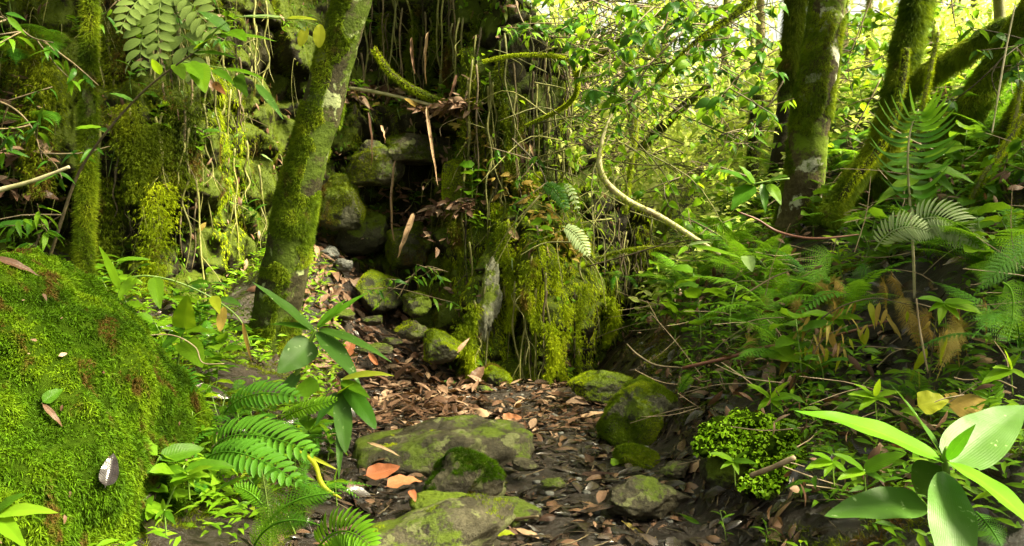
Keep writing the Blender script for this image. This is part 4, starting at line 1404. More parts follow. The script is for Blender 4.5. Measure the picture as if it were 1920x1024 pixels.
# left side, between the great boulder and the leaning tree
left_ok = lambda x, y: x < -0.72 - 0.10 * (y - 3) and abs(x / y) < 0.62 and not (y > 4.2 and -0.33 < x / y < -0.2)
strew(68, (-2.6, -0.6, 2.6, 5.4), lambda p: herb(int(rng.integers(0, 8)), p, rng.uniform(0.6, 1.15), 'small leafy green herb between the great boulder and the path', 'herbs of the left bank'), left_ok)
strew(20, (-2.3, -0.75, 2.6, 5.2), lambda p: fern('small ladder leaved fern between the great boulder and the path', p, rng.uniform(0.22, 0.36), 5, m_fern, 'pinnate', 'ladder ferns of the left bank'), left_ok)
strew(16, (-3.4, -1.6, 4.6, 6.4), lambda p: herb([3, 4, 7, 0][int(rng.integers(0, 4))], p, rng.uniform(1.0, 1.7), 'shaded herb at the foot of the left cliff', 'herbs at the cliff foot'))
# small plants rooted on the cliff
for j in range(66):
    px, py = [(rng.uniform(880, 1100), rng.uniform(80, 480)), (rng.uniform(640, 900), rng.uniform(20, 420)), (rng.uniform(0, 500), rng.uniform(0, 460))][j % 3]
    c = cliff_pick(px, py)
    herb(int(rng.integers(0, 8)), c + V3(0, -0.03, 0), rng.uniform(0.5, 1.0), ['small plant rooted on the lit mossy pillar', 'small plant rooted on the dark cliff above the cave', 'small plant rooted on the mossy left cliff'][j % 3], ['plants on the pillar', 'plants above the cave', 'plants on the left cliff'][j % 3])
for px, py, L, lab in [(1010, 60, .45, 'fern growing high on the pillar at the top'), (60, 230, .5, 'dark fern on the cliff at the far left edge'), (40, 120, .5, 'dark fern near the top left corner'), (120, 90, .4, 'dark fern hanging left of the slim tree'), (1170, 520, .3, 'small fern over the dark hollow')]:
    c = cliff_pick(px, py)
    fern(lab, c + V3(0, -0.05, 0), L, 5, m_fern, 'lacy', None, az=(-2.6, -0.5), tilt=(-0.3, 0.4))


# ------------------------------------------------------------------ key plants drawn one by one
def plant(label, stem_px, rad, leaves, mat, cat='plant', name='broadleaf_plant', stem_mat=None, group=None):
    """leaves: (base px, tip px, width m, shape, bend, material or None, up or None)"""
    pts = [P(*q) for q in stem_px]
    o = thing(name, label, cat, tuple(pts[0]), group)
    m = M()
    add_tube(m, pts, rad, R=0.5, seg=8, n=len(pts) * 6)
    link('stem', m.mesh(name + '_stem', stem_mat or m_stem), o)
    for L in leaves:
        b, t, wd, sh, bend = L[:5]
        mt = L[5] if len(L) > 5 and L[5] else mat
        up = L[6] if len(L) > 6 and L[6] is not None else (0, -0.6, 1)
        m = M()
        V, F, U = leaf(P(*b), P(*t), wd, up, bend, sh, 8, 18, 0.16, 0.02)
        m.add(V, F, U, rng.random() * 0.999)
        link('leaf', m.mesh(name + '_leaf', mt), o)
    return o


c0 = (1772, 868, 2.05)
plant('large broad leaved plant with a star of eight green leaves at the lower right', [(1760, 1150, 2.2), (1768, 1000, 2.12), (1774, 900, 2.07), (1773, 862, 2.05), (1776, 840, 2.03)], [0.009, 0.009, 0.009, 0.010, 0.006],
      [(c0, (1488, 770, 2.05), 0.105, 'lance', 0.10, m_bigb, (0.1, -0.35, 1)), (c0, (1668, 718, 2.35), 0.085, 'lance', 0.04, None, (0.8, -0.9, 0.4)),
       ((1776, 872, 2.05), (1922, 760, 2.25), 0.128, 'ovate', 0.06, None, (-0.5, -1, 0.5)), ((1776, 866, 2.03), (1980, 1040, 1.75), 0.095, 'lance', 0.14, m_bigb, (0.4, -0.6, 1)),
       ((1770, 885, 2.03), (1785, 1090, 1.80), 0.11, 'oblong', 0.10, None, (0, -1, 0.5)), ((1735, 945, 2.12), (1545, 968, 2.05), 0.095, 'ovate', 0.12, None, (0, -0.7, 1)),
       ((1765, 875, 2.1), (1718, 925, 2.2), 0.10, 'ovate', 0.05, None, (-0.3, -1, 0.5)), ((1776, 862, 2.0), (1830, 795, 1.95), 0.035, 'lance', 0.1, m_bigb, (-1, -1, 0.3))], m_big)

s1 = [(545, 745, 3.85), (560, 690, 3.85), (582, 640, 3.85), (592, 618, 3.85)]
plant('upright broad leaved plant with long arching leaves in front of the leaning trunk', s1, [0.014, 0.012, 0.010, 0.007],
      [((590, 622, 3.85), (472, 528, 3.7), 0.075, 'lance', 0.06, m_big), ((592, 620, 3.85), (505, 608, 3.75), 0.05, 'lance', 0.12, m_leaf), ((585, 640, 3.85), (520, 700, 3.7), 0.135, 'ovate', 0.06, None, (0.2, -1, 0.3)),
       ((595, 622, 3.85), (676, 722, 3.65), 0.10, 'lance', 0.10, None, (0.5, -0.8, 0.6)), ((595, 618, 3.85), (735, 680, 3.7), 0.055, 'lance', 0.16, m_big), ((594, 615, 3.85), (650, 560, 3.9), 0.045, 'lance', 0.06, m_bigb),
       ((594, 612, 3.85), (690, 548, 3.95), 0.05, 'lance', 0.05, m_bigb), ((596, 616, 3.85), (640, 585, 3.8), 0.05, 'lance', 0.08, m_bigb), ((560, 700, 3.85), (520, 760, 3.75), 0.06, 'ovate', 0.1, None)], m_big)
plant('low plant with drooping strap leaves beside the path, under the upright plant', [(640, 830, 3.6), (645, 760, 3.65), (640, 710, 3.65)], [0.007, 0.006, 0.004],
      [((640, 712, 3.65), (740, 705, 3.55), 0.05, 'lance', 0.15, m_leafb), ((642, 720, 3.65), (705, 805, 3.5), 0.075, 'oblong', 0.12, m_leafd), ((640, 730, 3.65), (648, 850, 3.45), 0.075, 'oblong', 0.1, None), ((636, 735, 3.65), (590, 800, 3.5), 0.06, 'lance', 0.1, m_leafd),
       ((640, 715, 3.65), (695, 748, 3.5), 0.06, 'lance', 0.1, m_leaf), ((636, 740, 3.65), (665, 720, 3.5), 0.06, 'lance', 0.1, m_leafb), ((644, 760, 3.6), (635, 900, 3.4), 0.05, 'lance', 0.1, m_big)], m_big)
plant('sprig with one large upright heart shaped leaf beside the great boulder', [(330, 700, 3.6), (340, 640, 3.6), (346, 610, 3.6)], [0.006, 0.005, 0.004],
      [((345, 618, 3.6), (352, 552, 3.55), 0.10, 'heart', 0.02, m_leafb, (0, -1, 0.2)), ((345, 640, 3.6), (380, 690, 3.45), 0.10, 'ovate', 0.1, m_leaf), ((342, 630, 3.6), (300, 610, 3.5), 0.05, 'lance', 0.1, m_leafb), ((346, 615, 3.6), (300, 660, 3.5), 0.06, 'lance', 0.1, m_leaf), ((346, 620, 3.6), (400, 625, 3.5), 0.05, 'lance', 0.1, m_leafb)], m_leaf)
plant('arching stem of paired leaves bending right over the herbs beside the great boulder', [(215, 560, 3.5), (250, 520, 3.5), (320, 525, 3.55), (400, 560, 3.6), (450, 600, 3.6), (470, 650, 3.6)], [0.004, 0.004, 0.0035, 0.003],
      [((225, 545, 3.5), (185, 460, 3.4), 0.05, 'lance', 0.1, m_leafb), ((240, 520, 3.5), (285, 495, 3.4), 0.05, 'lance', 0.15, m_leaf), ((255, 520, 3.5), (220, 565, 3.4), 0.06, 'lance', 0.1, m_leafb), ((290, 520, 3.5), (300, 580, 3.4), 0.06, 'ovate', 0.1, m_leaf),
       ((330, 528, 3.5), (350, 498, 3.45), 0.05, 'lance', 0.1, m_leafb), ((350, 535, 3.5), (395, 530, 3.4), 0.05, 'lance', 0.1, m_leaf), ((400, 555, 3.5), (412, 590, 3.4), 0.05, 'lance', 0.1, m_yel), ((410, 560, 3.5), (455, 575, 3.4), 0.045, 'lance', 0.1, m_big),
       ((420, 575, 3.5), (413, 622, 3.4), 0.04, 'oblong', 0.05, m_dry, (0, -1, .2)), ((455, 605, 3.55), (472, 680, 3.5), 0.02, 'lance', 0.05, m_dry, (0, -1, .2))], m_leaf)
plant('cluster of pointed leaves entering at the bottom left corner', [(-60, 1010, 1.75), (-30, 985, 1.75), (-5, 965, 1.75)], [0.005, 0.004, 0.003],
      [((-10, 965, 1.75), (110, 962, 1.7), 0.04, 'lance', 0.12, m_leafb), ((-10, 962, 1.75), (50, 925, 1.75), 0.035, 'lance', 0.12, m_leaf), ((-8, 968, 1.75), (50, 1030, 1.65), 0.04, 'lance', 0.12, m_leafb), ((-15, 970, 1.75), (-5, 1040, 1.65), 0.04, 'lance', 0.12, m_leaf)], m_leaf)
for lab, px, py, Y, lv, mt_ in [
    ('five leaved seedling at the right foot of the great boulder', 352, 888, 2.75, [(318, 905), (400, 875), (395, 895), (365, 915), (330, 880)], m_leafb),
    ('two leaved seedling in the moss of the great boulder, bottom centre', 308, 955, 2.4, [(305, 935), (325, 960), (290, 975), (330, 985)], m_leaf),
    ('seedling with a round leaf left of the orange leaves', 628, 900, 3.3, [(634, 875), (655, 905), (610, 912)], m_leafb),
    ('small star shaped seedling on the right bank above the liverwort', 1445, 745, 3.6, [(1400, 720), (1480, 715), (1500, 745), (1470, 775), (1420, 770), (1440, 705)], m_leafb),
    ('pale leaved seedling left of the large star plant', 1640, 742, 3.0, [(1590, 740), (1690, 735), (1610, 770), (1600, 720), (1670, 760), (1650, 710)], m_leafb),
    ('seedling with narrow leaves in front of the liverwort', 1375, 862, 3.1, [(1330, 850), (1350, 880), (1405, 845), (1420, 870), (1385, 890)], m_leaf),
    ('bright trifoliate seedling beside the stick, lower right', 1560, 862, 2.7, [(1520, 850), (1600, 850), (1545, 895), (1590, 890), (1510, 880)], m_leafb),
    ('broad leaved seedling under the large star plant', 1620, 880, 2.6, [(1700, 850), (1560, 850), (1570, 900), (1660, 905)], m_leaf),
    ('glossy seedling at the right edge above the star plant', 1895, 690, 2.9, [(1880, 650), (1915, 660), (1840, 720), (1930, 715), (1860, 690)], m_leafb),
    ('spray of lance leaves beside the dry hanging leaves', 1770, 565, 3.4, [(1720, 560), (1830, 570), (1800, 600), (1760, 610), (1845, 590), (1740, 585)], m_leafb),
    ('leafy sprig arching on the middle of the right bank', 1560, 590, 3.9, [(1530, 600), (1600, 580), (1620, 600), (1545, 625), (1590, 625), (1500, 590)], m_leafb)]:
    b = P(px, py, Y)
    plant(lab, [(px + 4, py + 50, Y), (px + 2, py + 25, Y), (px, py, Y)], [0.0025, 0.002], [((px, py + 2, Y), (x, y, Y - 0.05), math.hypot(x - px, y - py) * Y / FPX * 0.42, 'lance' if i % 2 else 'ovate', 0.1, None) for i, (x, y) in enumerate(lv)], mt_, name='seedling')

# pair of big dark leaves hanging left of the dark trunk
plant('spray of big dark glossy leaves hanging left of the dark trunk', [(1480, 335, 5.2), (1440, 340, 5.2), (1410, 345, 5.2)], [0.006, 0.004],
      [((1415, 350, 5.2), (1345, 320, 5.1), 0.10, 'lance', 0.15, None), ((1412, 348, 5.2), (1370, 395, 5.1), 0.13, 'lance', 0.1, None), ((1415, 345, 5.2), (1385, 310, 5.2), 0.07, 'lance', 0.1, m_leafb), ((1440, 342, 5.2), (1478, 330, 5.1), 0.10, 'lance', 0.1, m_leaf), ((1440, 345, 5.2), (1465, 385, 5.1), 0.09, 'lance', 0.1, m_leaf), ((1430, 345, 5.2), (1435, 400, 5.1), 0.06, 'lance', 0.1, None)], m_leafd)
plant('spray of long green leaves right of the arching ladder frond', [(1720, 330, 4.1), (1745, 300, 4.1), (1770, 290, 4.1)], [0.006, 0.004],
      [((1730, 300, 4.1), (1822, 275, 4.0), 0.07, 'lance', 0.1, m_leafb), ((1730, 310, 4.1), (1830, 345, 4.0), 0.09, 'lance', 0.1, None), ((1730, 300, 4.1), (1650, 315, 4.1), 0.08, 'lance', 0.1, None), ((1740, 320, 4.1), (1790, 365, 4.0), 0.08, 'lance', 0.1, None), ((1725, 330, 4.1), (1640, 385, 4.0), 0.08, 'lance', 0.1, None), ((1735, 340, 4.1), (1725, 400, 4.0), 0.1, 'ovate', 0.1, None)], m_leaf)
plant('leaf pair hanging beside the curved twig over the bright hollow', [(1290, 470, 5.2), (1300, 445, 5.2)], [0.003, 0.002],
      [((1290, 460, 5.2), (1335, 455, 5.1), 0.05, 'lance', 0.1, m_fernp), ((1290, 460, 5.2), (1400, 488, 5.1), 0.05, 'lance', 0.08, m_leafb), ((1290, 462, 5.2), (1270, 480, 5.1), 0.04, 'lance', 0.1, None), ((1400, 480, 5.2), (1410, 510, 5.1), 0.08, 'heart', 0.05, m_fernp, (0, -1, .3))], m_leafb)

# the diagonal leafy sapling, upper left
dg = [(70, 560, 4.2), (110, 430, 4.15), (145, 330, 4.1), (190, 260, 4.05), (262, 178, 4.0), (320, 130, 3.95), (375, 92, 3.9)]
lv = [((375, 92, 3.9), (395, 72, 3.85), .06, 'ovate'), ((365, 95, 3.9), (410, 68, 3.8), .07, 'lance'), ((370, 90, 3.9), (330, 60, 3.8), .06, 'lance'), ((360, 100, 3.9), (445, 110, 3.8), .045, 'lance'), ((300, 140, 4), (285, 110, 3.9), .05, 'lance'),
      ((380, 90, 3.9), (430, 40, 3.8), .08, 'ovate'), ((400, 70, 3.9), (520, 78, 3.8), .05, 'lance'), ((425, 60, 3.9), (462, 78, 3.75), .085, 'ovate'), ((430, 60, 3.9), (370, 20, 3.9), .08, 'lance'), ((190, 240, 4.05), (140, 240, 4.0), .04, 'lance'), ((330, 120, 3.95), (345, 150, 3.9), .06, 'ovate'), ((250, 190, 4.0), (205, 175, 3.95), .05, 'lance')]
plant('dark stemmed sapling slanting right across the left cliff with leaves at its tip', dg, [0.008, 0.008, 0.006, 0.005, 0.004, 0.003], [(a, b, wd, sh, 0.1, [m_leaf, m_leafb, m_big][i % 3]) for i, (a, b, wd, sh) in enumerate(lv)], m_leaf, name='sapling', stem_mat=m_twig)
plant('pale and lime leaf pair held level left of the leaning trunk at the top', [(440, 30, 4.3), (500, 34, 4.3), (560, 38, 4.3), (600, 50, 4.3)], [0.003, 0.002],
      [((535, 33, 4.3), (446, 31, 4.25), 0.035, 'lance', 0.05, m_fernp), ((538, 34, 4.3), (596, 38, 4.25), 0.045, 'ovate', 0.05, m_yel), ((600, 45, 4.3), (598, 90, 4.3), 0.06, 'oblong', 0.05, m_yel, (0, -1, 0.1)), ((575, 50, 4.3), (562, 88, 4.3), 0.05, 'oblong', 0.05, m_yel, (0, -1, 0.1)), ((560, 40, 4.3), (577, 60, 4.3), 0.03, 'ovate', 0.05, m_fernp, (0, -1, .1))], m_leafb, name='leafy_twig')
plant('hanging twig with a round pale leaf and long leaves left of the leaning trunk', [(340, 115, 4.2), (400, 125, 4.2), (470, 140, 4.2), (500, 170, 4.2)], [0.003, 0.002],
      [((452, 172, 4.2), (456, 138, 4.1), 0.10, 'heart', 0.03, m_big, (0, -1, .2)), ((480, 158, 4.2), (532, 225, 4.1), 0.05, 'lance', 0.08, m_big), ((420, 130, 4.2), (500, 150, 4.1), 0.04, 'lance', 0.1, m_leafb), ((400, 130, 4.2), (440, 160, 4.1), 0.06, 'lance', 0.1, m_leaf), ((400, 155, 4.2), (424, 178, 4.15), 0.035, 'ovate', 0.1, m_orange, (0, -1, .2)), ((370, 120, 4.2), (385, 175, 4.1), 0.10, 'ovate', 0.1, m_leaf), ((350, 118, 4.2), (380, 150, 4.1), 0.09, 'ovate', 0.1, m_leaf)], m_leaf, name='leafy_twig')
plant('single level leaf crossing the slim mossy trunk', [(200, 250, 4.3), (185, 243, 4.25)], [0.002, 0.002], [((190, 238, 4.25), (140, 243, 4.2), 0.035, 'lance', 0.05, m_leafb), ((190, 240, 4.25), (205, 250, 4.2), 0.03, 'lance', 0.05, m_leafd)], m_leafb, name='leafy_twig')
# broad lobed fern fronds of the upper left
mo_ = leaf_mat('fern_olive', [(0, (0.09, 0.14, 0.03)), (1, (0.15, 0.21, 0.05))], trans=0.3, tcol=(0.25, 0.35, 0.05), veins=6)
for j, (b, c, t, W) in enumerate([((310, -30, 4.5), (255, 40, 4.4), (265, 140, 4.3), .22), ((310, -30, 4.5), (290, 30, 4.4), (300, 125, 4.3), .2), ((320, -30, 4.5), (370, 10, 4.4), (400, 75, 4.3), .2), ((315, -30, 4.5), (340, 50, 4.4), (372, 165, 4.3), .22), ((305, -30, 4.5), (250, -10, 4.4), (225, 60, 4.3), .18)]):
    key_frond('broad lobed olive fern frond hanging from the top, left of the leaning tree', b, c, t, W, 9, mo_, up=(0, -1, 0.3), pr=0.62, hang=0.0, group='lobed fern fronds')
# ferns in front, left
key_frond('broad ladder fern frond arching right beside the upright plant', (395, 850, 3.2), (430, 780, 3.15), (590, 850, 3.0), 0.22, 20, m_fern, pr=0.5, up=(0.2, -0.8, 0.8))
key_frond('lower broad ladder fern frond beneath the arching one', (385, 860, 3.1), (440, 820, 3.0), (560, 905, 2.9), 0.17, 16, m_fern, pr=0.5, up=(0.2, -0.8, 0.8))
key_frond('pale brown tipped fern frond pointing right above the arching frond', (420, 775, 3.6), (460, 720, 3.55), (560, 745, 3.5), 0.16, 16, m_fern, pr=0.5, up=(0, -0.8, 0.8))
key_frond('bright narrow fern frond pointing right under the upright plant', (528, 785, 3.6), (560, 765, 3.55), (632, 748, 3.5), 0.085, 18, m_fernb, pr=0.42, up=(0, -1, 0.6))
key_frond('bright folded fern frond at the bottom, left of the bottom boulder', (480, 1020, 2.7), (520, 920, 2.65), (640, 925, 2.6), 0.20, 26, m_fern, kind='lacy', up=(0, -1, 0.5))
key_frond('second bright fern frond at the bottom, lower than the folded one', (470, 1040, 2.7), (500, 950, 2.6), (600, 985, 2.5), 0.18, 24, m_fern, kind='lacy', up=(0, -1, 0.5))
key_frond('olive upright fern frond beside the folded bright one', (505, 1040, 2.75), (508, 960, 2.75), (490, 880, 2.75), 0.11, 26, mo_, kind='lacy', up=(0, -1, 0.1))
key_frond('small yellow green frond tip left of the olive frond', (500, 960, 2.8), (480, 920, 2.8), (440, 912, 2.8), 0.07, 14, m_fernb, up=(0, -1, 0.4))
key_frond('large bright crinkled frond at the bottom edge left of the bottom boulder', (590, 1035, 2.55), (640, 960, 2.5), (700, 1030, 2.4), 0.16, 18, m_fernb, pr=0.62, up=(0.2, -0.9, 0.5), hang=0.0)
key_frond('small fern frond low beside the seedling at the great boulder', (300, 720, 3.4), (330, 690, 3.4), (370, 730, 3.3), 0.12, 12, m_fern, up=(0, -1, 0.5))
# right side
def arc_frond():
    pts = [(1715, 560, 4.1), (1712, 470, 4.08), (1706, 380, 4.05), (1702, 300, 4.0), (1708, 240, 4.0), (1722, 205, 4.0)]
    pw = [P(*q) for q in pts]
    o = thing('tall_fern', 'tall upright frond with long curving finger leaflets in front of the shaggy tree', 'fern', tuple(pw[0]))
    m = M()
    add_tube(m, pw, [0.007, 0.006, 0.005, 0.003], R=0.5, seg=6, n=40)
    link('stem', m.mesh('tall_fern_stem', m_vinep), o)
    c = catmull(pw, 60)
    for j, f in enumerate(np.linspace(0.40, 0.99, 15)):
        b = c[int(f * 59)]
        g = math.sin(math.pi * (0.2 + 0.75 * (f - 0.46) / 0.54)) ** 0.7
        for s_ in (-1, 1):
            L = 0.20 * g
            t = b + V3(s_ * L, -0.05, 0.05 + 0.10 * (f - 0.4) + 0.02 * rng.normal())
            ct = b + V3(s_ * L * 0.45, -0.02, -0.055)
            m = M()
            V, F, U = leaf(b, t, 0.036, (0, -0.8, 1), 0, 'lance', 2, 10, 0.3, ctrl=ct)
            m.add(V, F, U, rng.random() * .99)
            link('leaflet', m.mesh('tall_fern_leaflet', m_fernb if j > 9 else m_fern), o)


arc_frond()
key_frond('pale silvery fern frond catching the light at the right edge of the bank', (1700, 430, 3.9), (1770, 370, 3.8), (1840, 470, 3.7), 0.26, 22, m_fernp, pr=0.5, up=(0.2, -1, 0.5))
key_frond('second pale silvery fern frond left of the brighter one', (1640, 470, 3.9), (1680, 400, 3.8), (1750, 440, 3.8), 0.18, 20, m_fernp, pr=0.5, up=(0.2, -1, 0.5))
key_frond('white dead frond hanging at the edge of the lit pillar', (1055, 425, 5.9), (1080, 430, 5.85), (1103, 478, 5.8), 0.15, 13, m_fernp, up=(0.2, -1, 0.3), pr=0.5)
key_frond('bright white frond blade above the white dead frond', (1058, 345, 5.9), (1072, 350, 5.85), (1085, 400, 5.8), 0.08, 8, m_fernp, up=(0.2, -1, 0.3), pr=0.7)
key_frond('dark ladder frond hanging left of the white frond blade', (1015, 345, 5.9), (1045, 350, 5.85), (1062, 392, 5.8), 0.14, 12, m_leafd, up=(0.2, -1, 0.3), pr=0.6)
key_frond('lacy bright fern frond drooping under the stout trunk', (1570, 480, 4.6), (1520, 470, 4.5), (1532, 555, 4.4), 0.26, 20, m_fernb, kind='lacy', up=(0, -1, 0.4))
key_frond('lacy green fern frond fanning right of the drooping one', (1600, 500, 4.5), (1640, 480, 4.4), (1610, 570, 4.3), 0.22, 20, m_fern, kind='lacy', up=(0, -1, 0.4))
key_frond('dark green fern frond curling over the bank edge', (1380, 610, 4.6), (1440, 570, 4.5), (1455, 645, 4.4), 0.24, 20, m_fern, kind='lacy', up=(0.2, -1, 0.5))
key_frond('bright ladder fern frond rising at the right edge above the star plant', (1862, 800, 2.9), (1850, 740, 2.9), (1858, 700, 2.9), 0.13, 11, m_fernb, up=(0, -1, 0.2), pr=0.5)
key_frond('green fern frond drooping at the right edge', (1880, 530, 3.0), (1915, 540, 3.0), (1890, 640, 2.9), 0.14, 20, m_fernb, kind='lacy', up=(-0.3, -1, 0.4))
key_frond('fern frond above the drooping one at the right edge', (1960, 440, 3.1), (1900, 470, 3.0), (1820, 560, 3.0), 0.16, 22, m_fern, kind='lacy', up=(-0.3, -1, 0.4))
key_frond('small fern frond peeking out under the star plant', (1830, 960, 2.3), (1860, 985, 2.25), (1880, 1030, 2.2), 0.12, 14, m_fern, kind='lacy', up=(0, -1, 0.6))
key_frond('small fern frond right of the angular boulder', (1270, 740, 4.3), (1290, 705, 4.3), (1300, 700, 4.2), 0.09, 12, m_fern, kind='lacy', up=(0, -1, 0.6))

for j in range(20):
    px, py = rng.uniform(1400, 1860), rng.uniform(560, 690)
    q = G(px, py)
    Y = q[1] - 0.12
    key_frond('withered straw coloured fern frond drooping on the right bank', (px, py - 40, Y), (px + rng.uniform(-30, 30), py - 70, Y - 0.03), (px + rng.uniform(-60, 60), py + 40, Y - 0.08), 0.13, 18, m_dry, kind='lacy', up=(rng.normal() * 0.5, -1, 0.3), group='withered fronds of the right bank')
# dry yellow leaves hanging from an arching stem on the right bank
def dry_bunch(label, pts, n, seed):
    pw = [P(*q) for q in pts]
    o = thing('withered_plant', label, 'plant', tuple(pw[0]))
    m = M()
    add_tube(m, pw, [0.004, 0.003, 0.002], R=0.5, seg=5)
    link('stem', m.mesh('withered_stem', m_twig), o)
    c = catmull(pw, 60)
    for k in range(n):
        b = c[int(rng.uniform(5, 59))]
        cl_ = b + V3(0.03 * math.sin(k * 1.9), 0, -0.10 * rng.random()) + rdir(1)[0] * 0.05
        put_leaf(o, lf(m_dry if k % 4 else m_yel, ['lance', 'strap'][k % 2], k % 3), cl_, V3(rng.normal() * 0.45, rng.normal() * 0.3, -1), V3(rng.normal() * 0.9, -1, 0.1), rng.uniform(0.05, 0.13))


dry_bunch('withered stem hung with dry yellow leaves on the right bank', [(1480, 660, 3.9), (1550, 590, 3.85), (1630, 560, 3.8), (1700, 570, 3.75)], 34, 1)
dry_bunch('smaller withered stem with ochre leaves left of the larger one', [(1500, 720, 3.8), (1540, 640, 3.8), (1590, 610, 3.75)], 20, 2)
dry_bunch('withered stem with curled leaves right of the larger one', [(1740, 740, 3.4), (1750, 640, 3.4), (1760, 570, 3.4)], 14, 3)


# ------------------------------------------------------------------ leafy branches overhead in the middle and at the right
def spray(label, pts, rad, n, mats, shape, size, group=None, stem=None, droop=0.5, spread=0.10, cat='branch'):
    pw = [P(*q) for q in pts]
    o = thing('leafy_branch', label, cat, tuple(pw[0]), group)
    m = M()
    add_tube(m, pw, rad, R=0.5, seg=6)
    c = catmull(pw, 60)
    ends = []
    for k in range(max(2, n // 5)):
        a = c[int(rng.uniform(8, 59))]
        e = a + rdir(1, -0.7, 0.4)[0] * spread * rng.uniform(1, 2.4)
        add_tube(m, [a, (a + e) / 2 + rdir(1)[0] * 0.02, e], [0.004, 0.002], seg=4, n=5)
        ends.append((a, e))
    link('stem', m.mesh('leafy_branch_stem', stem or m_twig), o)
    for k in range(n):
        a, e = ends[k % len(ends)]
        f = rng.uniform(0.35, 1.0)
        p_ = a * (1 - f) + e * f
        d = nrm(rdir(1, -0.6, 0.3)[0] + V3(0, 0, -droop))
        put_leaf(o, lf(mats[int(rng.integers(0, len(mats)))], shape, int(rng.integers(0, 3))), p_, d, V3(rng.normal() * 0.6, rng.normal() * 0.5 - 0.6, 0.8), rng.uniform(*size))
    return o


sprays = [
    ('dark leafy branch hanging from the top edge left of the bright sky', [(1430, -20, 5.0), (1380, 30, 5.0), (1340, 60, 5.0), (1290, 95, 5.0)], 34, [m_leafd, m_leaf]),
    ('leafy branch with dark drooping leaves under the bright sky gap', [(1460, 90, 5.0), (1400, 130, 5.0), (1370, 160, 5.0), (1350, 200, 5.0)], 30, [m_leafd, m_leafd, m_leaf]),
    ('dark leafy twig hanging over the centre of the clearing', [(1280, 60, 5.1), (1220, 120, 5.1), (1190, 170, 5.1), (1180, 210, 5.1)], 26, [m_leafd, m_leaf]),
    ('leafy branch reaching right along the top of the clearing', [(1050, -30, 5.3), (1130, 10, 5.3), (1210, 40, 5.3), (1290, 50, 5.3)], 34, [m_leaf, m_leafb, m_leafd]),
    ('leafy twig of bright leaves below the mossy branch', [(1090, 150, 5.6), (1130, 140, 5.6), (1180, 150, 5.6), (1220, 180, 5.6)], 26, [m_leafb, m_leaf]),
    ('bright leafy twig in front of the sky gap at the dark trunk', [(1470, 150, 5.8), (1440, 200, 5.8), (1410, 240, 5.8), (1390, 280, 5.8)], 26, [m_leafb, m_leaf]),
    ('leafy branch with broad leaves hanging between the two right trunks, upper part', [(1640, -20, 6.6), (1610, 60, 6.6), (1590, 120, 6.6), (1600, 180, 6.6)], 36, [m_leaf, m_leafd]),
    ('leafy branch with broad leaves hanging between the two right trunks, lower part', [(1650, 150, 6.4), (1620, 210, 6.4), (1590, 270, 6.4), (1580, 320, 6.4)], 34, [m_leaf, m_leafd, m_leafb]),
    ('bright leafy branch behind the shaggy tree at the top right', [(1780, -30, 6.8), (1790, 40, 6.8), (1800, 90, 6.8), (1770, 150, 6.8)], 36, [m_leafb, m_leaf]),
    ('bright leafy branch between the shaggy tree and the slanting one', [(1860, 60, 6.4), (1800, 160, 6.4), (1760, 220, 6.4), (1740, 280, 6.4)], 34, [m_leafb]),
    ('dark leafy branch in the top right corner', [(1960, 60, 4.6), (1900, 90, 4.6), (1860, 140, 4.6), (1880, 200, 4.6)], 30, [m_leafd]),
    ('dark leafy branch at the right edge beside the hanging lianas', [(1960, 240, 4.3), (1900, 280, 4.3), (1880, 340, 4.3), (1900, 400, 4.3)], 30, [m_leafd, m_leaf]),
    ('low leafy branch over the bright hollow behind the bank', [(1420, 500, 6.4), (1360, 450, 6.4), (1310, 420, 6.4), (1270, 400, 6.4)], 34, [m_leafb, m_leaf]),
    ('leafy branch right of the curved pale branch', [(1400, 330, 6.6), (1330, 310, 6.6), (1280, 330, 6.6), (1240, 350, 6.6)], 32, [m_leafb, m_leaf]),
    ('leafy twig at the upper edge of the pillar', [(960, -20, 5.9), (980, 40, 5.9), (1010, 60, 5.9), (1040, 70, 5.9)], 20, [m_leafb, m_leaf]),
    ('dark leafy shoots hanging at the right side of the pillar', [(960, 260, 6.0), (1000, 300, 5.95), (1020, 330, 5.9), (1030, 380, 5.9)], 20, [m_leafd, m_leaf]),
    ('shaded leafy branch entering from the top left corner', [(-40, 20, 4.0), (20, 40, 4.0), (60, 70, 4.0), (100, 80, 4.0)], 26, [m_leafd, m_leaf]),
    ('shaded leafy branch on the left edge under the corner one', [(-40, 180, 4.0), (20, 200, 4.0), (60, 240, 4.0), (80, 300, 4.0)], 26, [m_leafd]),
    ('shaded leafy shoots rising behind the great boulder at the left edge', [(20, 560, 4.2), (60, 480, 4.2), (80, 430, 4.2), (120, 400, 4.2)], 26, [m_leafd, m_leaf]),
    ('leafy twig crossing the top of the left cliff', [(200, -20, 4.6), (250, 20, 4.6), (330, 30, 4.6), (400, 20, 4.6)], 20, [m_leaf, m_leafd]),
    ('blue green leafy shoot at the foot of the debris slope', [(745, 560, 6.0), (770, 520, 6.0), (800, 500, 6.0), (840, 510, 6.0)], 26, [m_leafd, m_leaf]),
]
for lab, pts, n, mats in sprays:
    spray(lab, pts, [0.006, 0.004, 0.002], int(n * 1.7), mats, 'ovate' if n > 27 else 'lance', (0.06, 0.115), spread=0.15)

